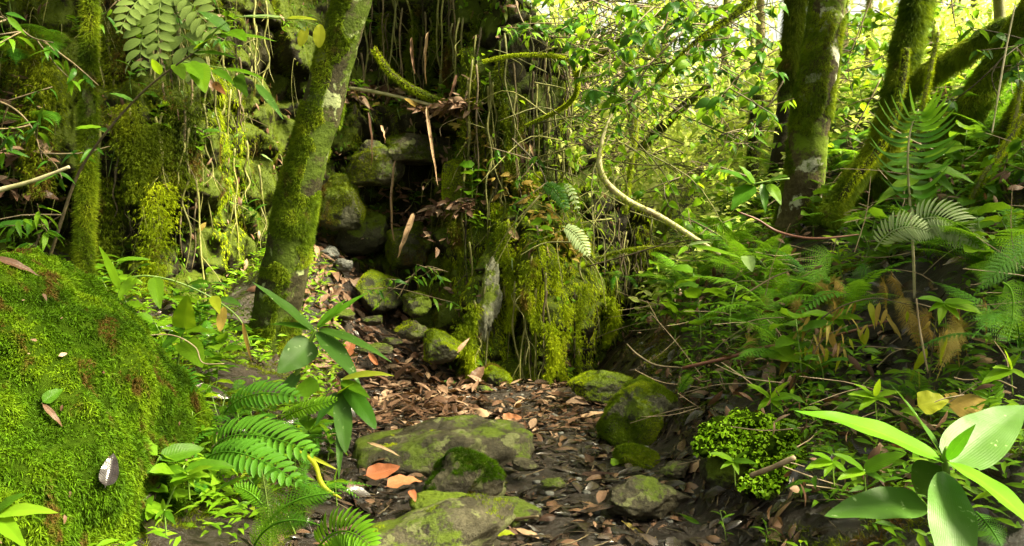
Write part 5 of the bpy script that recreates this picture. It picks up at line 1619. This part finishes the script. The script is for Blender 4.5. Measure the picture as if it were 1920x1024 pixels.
for j in range(20):
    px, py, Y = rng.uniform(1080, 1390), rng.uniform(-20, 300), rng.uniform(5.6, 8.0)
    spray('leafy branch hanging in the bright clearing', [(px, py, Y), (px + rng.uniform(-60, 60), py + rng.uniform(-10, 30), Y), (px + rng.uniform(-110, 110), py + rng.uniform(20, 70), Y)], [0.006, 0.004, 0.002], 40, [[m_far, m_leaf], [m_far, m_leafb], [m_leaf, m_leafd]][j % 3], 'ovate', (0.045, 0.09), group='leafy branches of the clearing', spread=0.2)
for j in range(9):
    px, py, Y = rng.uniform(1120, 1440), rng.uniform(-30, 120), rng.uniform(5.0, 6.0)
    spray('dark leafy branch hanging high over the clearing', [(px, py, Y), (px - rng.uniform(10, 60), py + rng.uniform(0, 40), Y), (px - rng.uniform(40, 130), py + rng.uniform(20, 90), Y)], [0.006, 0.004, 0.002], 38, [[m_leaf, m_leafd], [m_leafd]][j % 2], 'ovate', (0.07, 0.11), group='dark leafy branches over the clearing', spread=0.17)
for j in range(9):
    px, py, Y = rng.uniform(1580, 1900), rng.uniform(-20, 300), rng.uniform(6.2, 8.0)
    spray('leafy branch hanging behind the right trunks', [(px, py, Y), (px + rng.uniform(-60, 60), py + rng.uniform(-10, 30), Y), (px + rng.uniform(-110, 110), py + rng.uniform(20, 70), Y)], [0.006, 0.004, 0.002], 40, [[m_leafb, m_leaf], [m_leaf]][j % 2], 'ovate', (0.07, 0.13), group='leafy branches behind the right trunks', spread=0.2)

# ------------------------------------------------------------------ ground cover, moss and litter on the soil
def cover(name, label, cat, n, box, mask, fn):
    pos = np.stack([rng.uniform(box[0], box[1], n), rng.uniform(box[2], box[3], n)], -1)
    z = T(pos[:, 0], pos[:, 1])
    p = np.c_[pos, z]
    k = mask(p)
    p = p[k]
    e = 0.03
    nn = nrm(np.stack([-(T(p[:, 0] + e, p[:, 1]) - T(p[:, 0] - e, p[:, 1])) / (2 * e), -(T(p[:, 0], p[:, 1] + e) - T(p[:, 0], p[:, 1] - e)) / (2 * e), np.ones(len(p))], -1))
    m, mat = fn(p, nn)
    return tag(link(name, m.mesh(name, mat)), label, cat, kind='stuff')


def f_moss(p, nn):
    m = M()
    blades(m, p, nn, 0.028, 0.0035, down=0, spread=0.9, nb=4, seg=1)
    return m, m_moss


cover('moss', 'dark green moss growing on the soil of the right bank', 'moss', 80000, (0.7, 4.2, 2.0, 8), lambda p: (fbm(p * 2.2, 3, 5) > 0.05) & (p[:, 0] > 0.85), f_moss)
cover('moss', 'dark green moss growing on the soil of the left bank', 'moss', 60000, (-3.6, -0.6, 2.0, 7), lambda p: (fbm(p * 2.2, 3, 6) > -0.1) & (p[:, 0] < -0.75 - 0.1 * (p[:, 1] - 3)), f_moss)


def f_cover(mat, tpl, lo, hi, h=0.12):
    def f(p, nn):
        m = M()
        N = len(p)
        q = p + np.c_[np.zeros((N, 2)), rng.random(N) * h]
        scatter(m, tpl, q, rdir(N, -0.4, 0.5), nn + rdir(N) * 0.6 + V3(0, -0.3, 0.4), rng.uniform(lo, hi, N))
        return m, mat
    return f


cover('ground_cover', 'small green leaves carpeting the right bank', 'ground cover', 25000, (0.8, 4.3, 2.0, 8.5), lambda p: (fbm(p * 1.7, 3, 15) > -0.15) & (p[:, 0] > 1.05 + 0.15 * vnoise(p * 3)), f_cover(m_leaf, T_LN, 0.03, 0.09, 0.16))
cover('ground_cover', 'small green leaves carpeting the left bank', 'ground cover', 17000, (-3.6, -0.6, 2.2, 6.8), lambda p: (fbm(p * 1.7, 3, 16) > -0.2) & (p[:, 0] < -0.85 - 0.1 * (p[:, 1] - 3)), f_cover(m_leafb, T_LN, 0.03, 0.08, 0.14))
cover('ground_cover', 'bright leaves carpeting the lit hollow behind the right bank', 'ground cover', 9000, (0.6, 4.5, 6.4, 9.6), lambda p: (fbm(p * 1.7, 3, 19) > -0.3) & (p[:, 0] > 1.0), f_cover(m_far, T_OV, 0.04, 0.10, 0.35))

DT = [leaf_tpl('ovate', 0.42, 0.16, 2, 4, 0.35, curl=0.0), leaf_tpl('oblong', 0.34, 0.28, 2, 4, -0.4, curl=-0.15), leaf_tpl('lance', 0.26, -0.12, 2, 4, 0.5, curl=0.1)]


def litter(name, label, n, box, mask, mat, lo, hi, lift=0.012, tilt=0.45):
    pos = np.stack([rng.uniform(box[0], box[1], n), rng.uniform(box[2], box[3], n)], -1)
    p = np.c_[pos, T(pos[:, 0], pos[:, 1])]
    p = p[mask(p)]
    e = 0.03
    nn = nrm(np.stack([-(T(p[:, 0] + e, p[:, 1]) - T(p[:, 0] - e, p[:, 1])) / (2 * e), -(T(p[:, 0], p[:, 1] + e) - T(p[:, 0], p[:, 1] - e)) / (2 * e), np.ones(len(p))], -1))
    m = M()
    for j in range(3):
        s_ = np.arange(len(p)) % 3 == j
        N = s_.sum()
        nj = nrm(nn[s_] + rdir(N) * tilt)
        d = rdir(N, -0.1, 0.1)
        d = nrm(d - nj * (d * nj).sum(1)[:, None])
        scatter(m, DT[j], p[s_] + V3(0, 0, lift) + nn[s_] * 0.012 * rng.random(N)[:, None], d, nj, lo * 0.5 + (hi * 1.15 - lo * 0.5) * rng.random(N) ** 1.7)
    return tag(link(name, m.mesh(name, mat)), label, 'leaf litter', kind='stuff')


on_path = lambda p: (p[:, 0] > -0.85 - 0.1 * (p[:, 1] - 3)) & (p[:, 0] < 1.05)
litter('leaf_litter', 'dark wet leaf litter trodden into the path', 5600, (-1.2, 1.3, 2.0, 6.6), lambda p: on_path(p) & (fbm(p * 2.4, 2, 33) > -0.55), m_dead, 0.04, 0.12, 0.002, 0.25)
litter('leaf_litter', 'brown leaf litter covering the debris slope under the cliff', 2900, (-2.1, -0.1, 5.2, 7.9), lambda p: (p[:, 0] < -0.2) & (p[:, 0] / p[:, 1] > -0.262 + 0.03 * vnoise(p * 3)) & (fbm(p * 2.0, 2, 34) > -0.5), m_dead2, 0.05, 0.14, 0.015, 0.6)
litter('leaf_litter', 'brown leaf litter among the plants of the right bank', 4600, (0.8, 4.0, 2.0, 8), lambda p: (fbm(p * 2.0, 2, 35) > -0.1), m_dead, 0.05, 0.14, 0.02, 0.6)
litter('leaf_litter', 'brown leaf litter among the plants of the left bank', 1700, (-2.4, -0.5, 2.0, 5.6), lambda p: (fbm(p * 2.0, 2, 36) > -0.1), m_dead, 0.05, 0.13, 0.02, 0.6)
litter('leaf_litter', 'reddish leaf litter scattered on the crest of the path', 700, (-0.9, 0.6, 4.6, 6.3), lambda p: on_path(p), m_dead2, 0.04, 0.12, 0.012, 0.4)

# creeping leaves, fibres and caught litter on the cliff
def cliff_pts(n, x0, x1, z0, z1, sd, th):
    p_, n_ = sample(cliffV, cF, n)
    n_ = n_ if (n_ * (CAM - p_)).sum(1).mean() > 0 else -n_
    k_ = (p_[:, 0] > x0) & (p_[:, 0] < x1) & (p_[:, 2] > z0) & (p_[:, 2] < z1) & (fbm(p_ * 2.6, 3, sd) > th)
    return p_[k_], n_[k_]


for x0, x1, mt_, lab, n_ in [(-5, -1.2, m_leaf, 'small creeping leaves scattered over the mossy left cliff', 26000), (-1.6, -0.2, m_leaf, 'small creeping leaves scattered over the dark middle cliff', 9000), (-0.5, 2.2, m_leafb, 'small bright creeping leaves scattered over the lit pillar and low cliff', 17000)]:
    p, n = cliff_pts(n_, x0, x1, -0.3, 4.2, 81, 0.0)
    m = M()
    scatter(m, T_LN if x0 < -2 else T_OV, p + n * 0.03, n * 0.4 + rdir(len(p)) + V3(0, 0, -0.8), n + rdir(len(p)) * 0.6, rng.uniform(0.02, 0.065, len(p)))
    tag(link('creeping_leaves', m.mesh('creeping_leaves', mt_)), lab, 'foliage', kind='stuff')
p, n = cliff_pts(5200, -4, 1.6, 0.0, 3.6, 83, 0.1)
m = M()
scatter(m, DT[1], p + n * 0.04, rdir(len(p)) + V3(0, 0, -0.9), n + rdir(len(p)) * 0.5, rng.uniform(0.03, 0.10, len(p)))
tag(link('caught_litter', m.mesh('caught_litter', m_dead2)), 'dead leaves and scraps caught in the moss all over the cliff', 'leaf litter', kind='stuff')
p, n = cliff_pts(3600, -4.2, 1.8, 0.2, 3.8, 85, -0.1)
m = M()
for a_, b_ in zip(p[:900], n[:900]):
    L = rng.uniform(0.08, 0.5)
    q = a_ + b_ * rng.uniform(0.03, 0.12)
    e = q + V3(rng.normal() * 0.08, rng.normal() * 0.03, -L)
    add_tube(m, [q - b_ * 0.05, q, (q + e) / 2 + V3(rng.normal() * 0.03, -0.01, 0), e], [0.003, 0.0025, 0.001], seg=3, n=9, cap=False)
tag(link('root_fibres', m.mesh('root_fibres', m_vine)), 'fine root fibres hanging everywhere on the cliff face', 'roots', kind='stuff')
# tangle that softens the edge of the pillar
m = M()
for _ in range(220):
    a = V3(rng.uniform(0.15, 0.95), rng.uniform(6.2, 7.4), rng.uniform(0.9, 3.4))
    d = rdir(1, -0.9, 0.5)[0]
    L = rng.uniform(0.2, 0.9)
    add_tube(m, [a, a + d * L * 0.5 + rdir(1)[0] * 0.08, a + d * L + V3(0, 0, -0.2 * L)], [0.006, 0.004, 0.002], seg=4, n=8)
tag(link('twig_tangle', m.mesh('edge_tangle', m_vine)), 'tangle of mossy twigs fringing the right edge of the pillar', 'twigs', kind='stuff')
N = 1300
pos = np.stack([rng.normal(0.52, 0.28, N), rng.uniform(6.2, 7.6, N), rng.uniform(0.7, 3.4, N)], -1)
pos = pos[fbm(pos * 2.4, 2, 91) > 0.0]
m = M()
scatter(m, T_OV, pos, rdir(len(pos)) + V3(0, 0, -0.5), rdir(len(pos)) * 0.6 + V3(0, -0.3, 1), rng.uniform(0.03, 0.09, len(pos)))
tag(link('fringe_leaves', m.mesh('fringe_leaves', m_leafb)), 'bright small leaves fringing the right edge of the pillar', 'foliage', kind='stuff')
# moss, twigs and scraps caught on the great boulder
p, n = sample(bigV, bigF, 1500)
k = (n * nrm(CAM - p)).sum(1) > 0
p, n = p[k][:130], n[k][:130]
m = M()
scatter(m, DT[0], p + n * 0.014, nrm(np.cross(n, rdir(len(p)))), n + rdir(len(p)) * 0.35, rng.uniform(0.008, 0.03, len(p)))
link('scraps', m.mesh('boulder_scraps', m_dead2), big, kind='stuff')
# pebbles trodden into the mud
m = M()
for _ in range(420):
    x, y = rng.uniform(-0.9, 1.1), rng.uniform(2.1, 6.4)
    v_, f_ = PEB[int(rng.integers(0, 4))]
    r_ = rng.uniform(0.006, 0.026)
    m.add(v_ * r_ + V3(x, y, float(T(x, y)) + r_ * 0.15), f_)
tag(link('pebbles', m.mesh('pebbles', m_stone)), 'small grey pebbles trodden into the mud of the path', 'pebbles', kind='stuff')

# dead leaves and straw tangled in the plants of the right bank
N = 2600
pos = np.stack([rng.uniform(0.85, 4.0, N), rng.uniform(2.6, 7.5, N)], -1)
pos = np.c_[pos, T(pos[:, 0], pos[:, 1]) + rng.random(N) * 0.22]
pos = pos[fbm(pos * 1.8, 2, 97) > 0.0]
m = M()
scatter(m, DT[1], pos, rdir(len(pos)) + V3(0, 0, -0.8), rdir(len(pos)) + V3(0, -0.6, 0.4), rng.uniform(0.03, 0.10, len(pos)))
tag(link('caught_litter', m.mesh('bank_litter', m_dead2)), 'brown dead leaves caught among the stems of the right bank', 'leaf litter', kind='stuff')
m = M()
for _ in range(520):
    x, y = rng.uniform(0.9, 4.0), rng.uniform(2.8, 7.5)
    a_ = V3(x, y, float(T(x, y)) + rng.uniform(0, 0.22))
    d = nrm(V3(rng.normal(), rng.normal() * 0.5, rng.normal() * 0.45))
    L = rng.uniform(0.1, 0.45)
    add_tube(m, [a_, a_ + d * L * 0.5 + rdir(1)[0] * 0.02, a_ + d * L], [0.003, 0.0025, 0.0015], seg=3, n=6, cap=False)
tag(link('dead_stems', m.mesh('dead_stems', m_barkp)), 'straw coloured dead stems criss-crossing the right bank', 'dead stems', kind='stuff')

# heaps of dead leaves lodged on the ledge, under the cave and on the pillar
def heap(label, pts, n, spread, mat, lo, hi):
    cs = np.array([cliff_pick(*q) for q in pts])
    c = cs[rng.integers(0, len(cs), n)] + rng.normal(size=(n, 3)) * V3(*spread) + V3(0, -0.07, 0.0)
    m = M()
    for j in range(3):
        q = c[j::3]
        scatter(m, DT[j], q, rdir(len(q), -0.7, 0.3), rdir(len(q)) * 0.8 + V3(0, -0.7, 0.8), rng.uniform(lo, hi, len(q)))
    tag(link('leaf_heap', m.mesh('leaf_heap', mat)), label, 'leaf litter', kind='stuff')


heap('ragged band of dead leaves lodged along the ledge of the upper cliff', [(x, 165 + 0.18 * (x - 650) + 6 * math.sin(x)) for x in range(650, 890, 12)], 330, (0.05, 0.03, 0.025), m_dead2, 0.05, 0.15)
heap('heap of brown leaves under the cave beside the pillar', [(x, 420 - 0.3 * (x - 740)) for x in range(745, 880, 12)], 170, (0.05, 0.03, 0.035), m_dead2, 0.05, 0.14)
heap('scattered brown leaves lodged among the blocks between the leaning tree and the cave', [(x, y) for x in range(640, 840, 25) for y in (300, 350, 400, 450)], 150, (0.07, 0.04, 0.04), m_dead2, 0.04, 0.12)
heap('pale dead leaves and scraps lodged on the shoulder of the pillar', [(x, 250 + 1.1 * (x - 880)) for x in range(870, 1080, 12)], 260, (0.08, 0.03, 0.07), m_dry, 0.03, 0.11)
heap('dark red dead fronds hanging at the left edge of the cliff', [(x, y) for x in (10, 35, 60) for y in (200, 240, 290, 340)], 110, (0.05, 0.03, 0.08), m_dead2, 0.05, 0.14)

# twigs in the litter
m = M()
for _ in range(500):
    x, y = rng.uniform(-1.2, 1.5), rng.uniform(2.7, 7)
    a = rng.uniform(0, 6.28)
    L = rng.uniform(0.04, 0.2)
    q = [V3(x + math.cos(a) * L * f, y + math.sin(a) * L * f, 0) for f in (-.5, 0, .5)]
    for e in q:
        e[2] = T(e[0], e[1]) + 0.008 + 0.012 * rng.random()
    add_tube(m, q, [0.0025, 0.0015], seg=4, n=4)
tag(link('twig_litter', m.mesh('twig_litter', m_twig)), 'fine broken twigs scattered through the litter of the path', 'twigs', kind='stuff')

# ------------------------------------------------------------------ fallen leaves one can point to
DL = {}


def dl(mat, shape, k):
    key = (mat.name, shape, k)
    if key not in DL:
        wd = {'ovate': 0.5, 'oblong': 0.36, 'lance': 0.22, 'heart': 0.75, 'strap': 0.12}[shape]
        DL[key] = tplmesh('fallen_' + shape, mat, shape, wd, [0.14, -0.1, 0.22][k], nu=6, nv=12, fold=[0.3, 0.35, -0.35][k], wave=0.05, twist=[0.3, -0.5, 0.8][k], curl=[0.0, -0.06, 0.1][k])
    return DL[key]


def fallen(label, p, ang, L, mat, shape='ovate', k=0, n=None, group=None, lift=0.02, name='fallen_leaf', cat='leaf', R=None):
    n = Tn(p[0], p[1]) if n is None else nrm(n)
    d = V3(math.cos(ang), math.sin(ang), 0)
    d = nrm(d - n * np.dot(d, n))
    A = frames(d[None], n[None])[0] * L
    o = bpy.data.objects.new(name, dl(mat, shape, k))
    COL.objects.link(o)
    q = p + n * lift
    o.matrix_basis = Matrix(((A[0, 0], A[0, 1], A[0, 2], q[0]), (A[1, 0], A[1, 1], A[1, 2], q[1]), (A[2, 0], A[2, 1], A[2, 2], q[2]), (0, 0, 0, 1)))
    return tag(o, label, cat, group)


tv = V3(0, -0.45, 0.9)
fallen('big orange curled leaf on the ground left of the moss cushion, upper of two', P(682, 898, 3.55), 0.35, 0.15, m_orange, 'ovate', 1, n=(0.1, -0.6, 1))
fallen('big salmon coloured leaf on the ground left of the moss cushion, lower of two', P(722, 920, 3.4), 0.35, 0.15, m_orange, 'ovate', 0, n=(0, -0.5, 1))
fallen('narrow ochre leaf standing against the broad grey boulder', P(690, 835, 3.85), -0.5, 0.16, m_tan, 'strap', 0, n=(0, -0.8, 1))
fallen('small orange leaf lying under the lower salmon leaf', P(770, 925, 3.35), -1.2, 0.06, m_orange, 'ovate', 0, n=(0, -0.6, 1))
fallen('red orange folded leaf on the dark litter at the crest of the path', G(940, 795), 0.3, 0.12, m_orange, 'heart', 1, n=(0.1, -0.6, 1))
fallen('long pinkish leaf lying at the right side of the path crest', G(1085, 790), 0.4, 0.20, m_tan, 'lance', 0, n=tv)
fallen('long brown leaf lying across the middle of the path', G(1085, 895), -0.1, 0.17, m_dead2, 'lance', 1, n=tv)
fallen('big ochre leaf at the bottom edge of the path', G(962, 1000), -0.35, 0.18, m_tan, 'lance', 2, n=tv)
fallen('flat yellow brown palm leaf strip at the bottom edge of the path', G(1165, 985), -0.9, 0.22, m_dry, 'strap', 0, n=tv)
fallen('bright green leaf lying on the dark path beside the foot rock', G(1143, 875), 0.2, 0.055, m_leafb, 'heart', 0, n=(0, -1, 1))
fallen('small green leaf lying near the low grey rock', G(1200, 965), 0.4, 0.06, m_leaf, 'ovate', 1, n=(0, -1, 1))
fallen('yellow green leaf lying at the bottom edge by the ochre leaf', G(925, 1010), 0.1, 0.08, m_yel, 'ovate', 0, n=tv)
fallen('large tan leaf standing against the foot of the lit pillar', P(884, 722, 6.05), 1.3, 0.17, m_dead2, 'ovate', 0, n=(0.1, -1, 0.75))
fallen('small pink leaf leaning left of the large tan leaf', P(852, 665, 5.95), 1.5, 0.16, m_tan, 'lance', 0, n=(0.2, -1, 0.3))
fallen('pale green leaf lying left of the large tan leaf', G(830, 725), 0.2, 0.12, m_big, 'ovate', 0, n=tv)
fallen('long pinkish leaf on the crest beside the strap leaved plant', G(720, 750), -0.4, 0.2, m_tan, 'lance', 1, n=tv)
fallen('pale broad leaf on the crest beside the strap leaved plant', G(705, 765), 0.1, 0.16, m_tan, 'ovate', 0, n=tv)
fallen('red leaf hanging over the slope left of the grey green stone', P(692, 660, 5.0), -1.5, 0.09, m_orange, 'oblong', 0, n=(0, -1, 0.1))
fallen('brown leaf caught under the stick on the right bank', G(1660, 900), 1.2, 0.12, m_tan, 'ovate', 1, n=(-0.5, -0.8, 1))
fallen('round yellow leaf lying on the bank behind the star plant', P(1715, 765, 2.9), 0.3, 0.11, m_yel, 'heart', 0, n=(-0.2, -1, 0.6))
fallen('big curled orange brown leaf on the bank behind the star plant', P(1775, 770, 2.9), 0.6, 0.15, m_dry, 'heart', 2, n=(-0.2, -1, 0.6))
fallen('long black wet leaf on the soil of the lower right bank', G(1500, 950), -0.2, 0.2, m_dead, 'lance', 0, n=(-0.4, -0.5, 1))
fallen('grey curled leaf left of the black wet leaf', G(1480, 920), 0.6, 0.13, m_dead, 'oblong', 1, n=(-0.4, -0.5, 1))
fallen('green and yellow striped leaf standing in the dark soil', G(1315, 985), 1.9, 0.09, m_leaf, 'lance', 0, n=(-0.3, -1, 0.3))
fallen('crumpled orange leaf at the bottom edge right of the path', G(1385, 1000), 0.3, 0.11, m_dead2, 'lance', 2, n=tv)
fallen('pale leaf lying on the yellow twig at the left of the small boulder', P(570, 850, 3.2), -0.9, 0.14, m_yel, 'strap', 0, n=(0, -1, .4))
# on the great boulder
for lab, px, py, dx, L, mat_, sh in [('dark torn leaf lying on the great mossy boulder', 190, 925, 1.5, 0.10, m_dead, 'ovate'), ('brown leaf at the left edge lying on the great boulder', 5, 860, -1.2, 0.13, m_dead2, 'lance'),
                                     ('small brown leaf under the green one on the great boulder', 85, 760, -0.6, 0.09, m_dead2, 'lance'), ('fresh green leaf resting on the great mossy boulder', 72, 752, 0.8, 0.07, m_leaf, 'ovate'),
                                     ('dead leaf on the top left edge of the great boulder', -10, 488, -0.1, 0.14, m_dead2, 'lance'), ('thin dark leaf below the torn leaf on the great boulder', 165, 938, 0.1, 0.05, m_dead, 'lance')]:
    q = pick(bigV, px, py, 12)
    v = nrm(CAM - q)
    n_ = nrm(nrm(q - BC) * 0.5 + v * 0.8 + V3(0, 0, 0.2))
    rt = nrm(np.cross(V3(0, 1, 0), V3(0, 0, 1)))
    upv = nrm(np.cross(n_, V3(1, 0, 0)) * 1.0)
    upv = upv if upv[2] > 0 else -upv
    d = V3(1, 0, 0) * math.cos(dx) + upv * math.sin(dx)
    d = nrm(d - n_ * np.dot(d, n_))
    A = frames(d[None], n_[None])[0] * L
    o = bpy.data.objects.new('fallen_leaf', dl(mat_, sh, 0))
    COL.objects.link(o)
    q = q + n_ * 0.025
    o.matrix_basis = Matrix(((A[0, 0], A[0, 1], A[0, 2], q[0]), (A[1, 0], A[1, 1], A[1, 2], q[1]), (A[2, 0], A[2, 1], A[2, 2], q[2]), (0, 0, 0, 1)))
    tag(o, lab, 'leaf')

# groups of fallen leaves
def many(n, box, ok, label, group, mats, lo, hi, shapes=('ovate', 'lance', 'oblong'), tl=0.35):
    k = 0
    while k < n:
        px, py = rng.uniform(box[0], box[2]), rng.uniform(box[1], box[3])
        p_ = G(px, py)
        if not ok(p_):
            continue
        nn_ = Tn(p_[0], p_[1]) + rdir(1)[0] * tl + V3(0, -0.15, 0)
        fallen(label, p_, rng.uniform(0, 6.28), rng.uniform(lo, hi), mats[int(rng.integers(0, len(mats)))], shapes[int(rng.integers(0, len(shapes)))], int(rng.integers(0, 3)), n=nn_, group=group, lift=0.02)
        k += 1


many(50, (660, 755, 1200, 1020), lambda p: True, 'wet brown leaf lying flat on the path', 'wet leaves on the path', [m_dead, m_dead, m_dead2], 0.06, 0.13)
many(42, (690, 690, 1130, 800), lambda p: p[1] < 6.6, 'pinkish brown leaf on the crest of the path', 'leaves on the crest', [m_dead2, m_tan, m_dead], 0.08, 0.16)
many(52, (575, 450, 830, 690), lambda p: p[1] > 5.4 and p[1] < 8, 'curled brown leaf lying on the debris slope', 'leaves on the debris slope', [m_dead2, m_tan, m_orange, m_dead2], 0.09, 0.18, tl=0.6)
many(32, (1180, 640, 1900, 1010), lambda p: p[0] > 0.7, 'brown leaf lying between the plants of the right bank', 'leaves on the right bank', [m_dead2, m_dead, m_tan], 0.09, 0.16, tl=0.6)
# leaves hung up on the ledges and roots of the cliff
for lab, grp, box, n, mats in [('dry pale leaf caught on the ledge above the cave', 'leaves on the ledge', (650, 150, 890, 210), 30, [m_tan, m_dead2, m_dry]), ('brown leaf heaped under the cave beside the pillar', 'leaves under the cave', (740, 360, 870, 450), 18, [m_dead2, m_tan]),
                               ('pale dead leaf hanging on the lit pillar', 'leaves on the pillar', (900, 180, 1080, 480), 24, [m_tan, m_dead2, m_fernp, m_dry]), ('dead leaf hanging on the dark left cliff', 'leaves on the left cliff', (200, 100, 520, 480), 16, [m_dead2, m_fernp, m_dry])]:
    for _ in range(n):
        c = cliff_pick(rng.uniform(box[0], box[2]), rng.uniform(box[1], box[3]))
        o = fallen(lab, c + V3(0, -0.06, 0), 0, 1, mats[int(rng.integers(0, len(mats)))], ['lance', 'oblong', 'strap'][int(rng.integers(0, 3))], int(rng.integers(0, 3)), n=(0, -1, 0.01), group=grp)
        L = rng.uniform(0.07, 0.16)
        d = nrm(V3(rng.normal() * 0.6, -0.3, -0.8 if 'hanging' in lab else rng.normal() * 0.4))
        A = frames(d[None], nrm(V3(rng.normal() * 0.5, -1, 0.5))[None])[0] * L
        o.matrix_basis = Matrix(((A[0, 0], A[0, 1], A[0, 2], c[0]), (A[1, 0], A[1, 1], A[1, 2], c[1] - 0.07), (A[2, 0], A[2, 1], A[2, 2], c[2]), (0, 0, 0, 1)))
# long dry strips hanging in front of the middle cliff
for j, (x0, y0, x1, y1, Y) in enumerate([(690, 210, 695, 325, 6.9), (800, 200, 815, 350, 6.7), (742, 300, 748, 470, 6.9), (775, 400, 745, 485, 6.5), (855, 140, 835, 190, 6.7), (803, 60, 806, 160, 6.7), (773, 70, 778, 140, 6.7), (714, 235, 716, 270, 6.9)]):
    a, b = P(x0, y0, Y), P(x1, y1, Y)
    m = M()
    V, F, U = leaf(a, b + V3(0.03 * math.sin(j * 2.1), 0, 0), 0.03 if j != 3 else 0.05, (0.8 * math.cos(j * 1.7), -1, 0), 0.12, 'strap', 3, 24, 0.6, 0.12, 1.3 * math.sin(j + 1))
    m.add(V, F, U, 0.5)
    o = link('dry_strip', m.mesh('dry_strip', [m_dead2, m_tan, m_dead2, m_tan][j % 4]))
    o.data.transform(Matrix.Translation(-Vector(a)))
    o.location = a
    tag(o, ['dry curled strip hanging under the left end of the ledge', 'long dry strip hanging in front of the dark cave', 'long pale strip hanging left of the cave', 'broad torn dry strip leaning below the cave', 'short dry strip slanting above the right end of the ledge', 'dry strip hanging high above the ledge', 'dry strip hanging high left of the other high strip', 'short dry strip beside the curled strip under the ledge'][j], 'dead leaf')

# sticks
def stick(label, pts, rad, mat):
    pw = [P(*q) for q in pts]
    m = M()
    add_tube(m, pw, rad, R=0.6, seg=8, rough=0.15, freq=25)
    o = link('stick', m.mesh('stick', mat))
    o.data.transform(Matrix.Translation(-Vector(pw[0])))
    o.location = pw[0]
    tag(o, label, 'stick')


stick('short straight brown stick poking out over the liverwort', [(1408, 892, 3.0), (1445, 878, 2.95), (1490, 858, 2.9)], [0.009, 0.009, 0.008], m_barkp)
stick('curved dark stick lying right of the bottom boulder', [(885, 950, 3.35), (910, 968, 3.3), (960, 973, 3.25), (1010, 968, 3.2)], [0.007, 0.008, 0.008, 0.005], m_twig)
stick('thin brown twig rising from the mossy rocks behind the angular boulder', [(1175, 645, 5.0), (1195, 665, 5.0), (1230, 685, 4.95), (1280, 690, 4.9)], [0.003, 0.006, 0.007, 0.005], m_twig)
stick('thin yellow bent twig lying on the left bank', [(560, 845, 3.2), (590, 870, 3.15), (605, 910, 3.1), (640, 935, 3.1)], [0.004, 0.008, 0.009, 0.003], m_yel)
stick('thin orange twig leaning across the herbs of the left bank', [(250, 632, 3.4), (320, 628, 3.4), (365, 650, 3.4), (380, 680, 3.4), (420, 682, 3.4)], [0.002, 0.0025, 0.002], m_barkp)
stick('long straight dead twig slanting on the upper right bank', [(1400, 550, 5.0), (1450, 520, 5.0), (1490, 505, 5.0)], [0.005, 0.005, 0.003], m_barkp)
stick('thin upright stick standing in the right bank', [(1740, 700, 3.3), (1725, 620, 3.3), (1718, 560, 3.3)], [0.004, 0.004, 0.003], m_barkp)

# ------------------------------------------------------------------ liverwort cushion
o_, V, F = B['cap']
lw = thing('liverwort', 'bright lime green scalloped liverwort cushion draped over a rock at the right of the path', 'plant', tuple(V.mean(0)))
cx = P(1392, 842, 3.42)
vv, ff = np.zeros((0, 3)), np.zeros((0, 3), int)
for k_, (px, py, Y, r_) in enumerate([(1345, 812, 3.45, .085), (1392, 800, 3.5, .095), (1440, 815, 3.45, .10), (1478, 850, 3.4, .085), (1450, 880, 3.3, .085), (1425, 905, 3.22, .06), (1330, 830, 3.4, .06), (1400, 835, 3.4, .08), (1500, 880, 3.3, .06), (1470, 800, 3.6, .06)]):
    v2, f2 = rock_geo(P(px, py, Y), (r_ * 1.1, r_, r_ * 0.62), 411 + k_, 0.2, 3, 0.2, IC=ICO4)
    ff = np.vstack([ff, f2 + len(vv)])
    vv = np.vstack([vv, v2])
link('cushion', M().add(vv, ff).mesh('liverwort_cushion', m_soilrock), lw)
p, n = sample(vv, ff, 9000)
k = ((n * nrm(CAM - p)).sum(1) > -0.2) & (n[:, 2] > -0.3) & (fbm(p * 16, 2, 55) > -0.4)
p, n = p[k], n[k]
m = M()
scatter(m, leaf((0, 0, 0), (0, 1, 0.1), 0.95, (0, 0, 1), 0.15, 'heart', 4, 4, 0.25, 0.05), p, nrm(V3(0, -0.6, -0.5) + rdir(len(p)) * 0.8), n + rdir(len(p)) * 0.35, rng.uniform(0.007, 0.021, len(p)))
link('lobes', m.mesh('liverwort_lobes', m_liver), lw, kind='stuff')
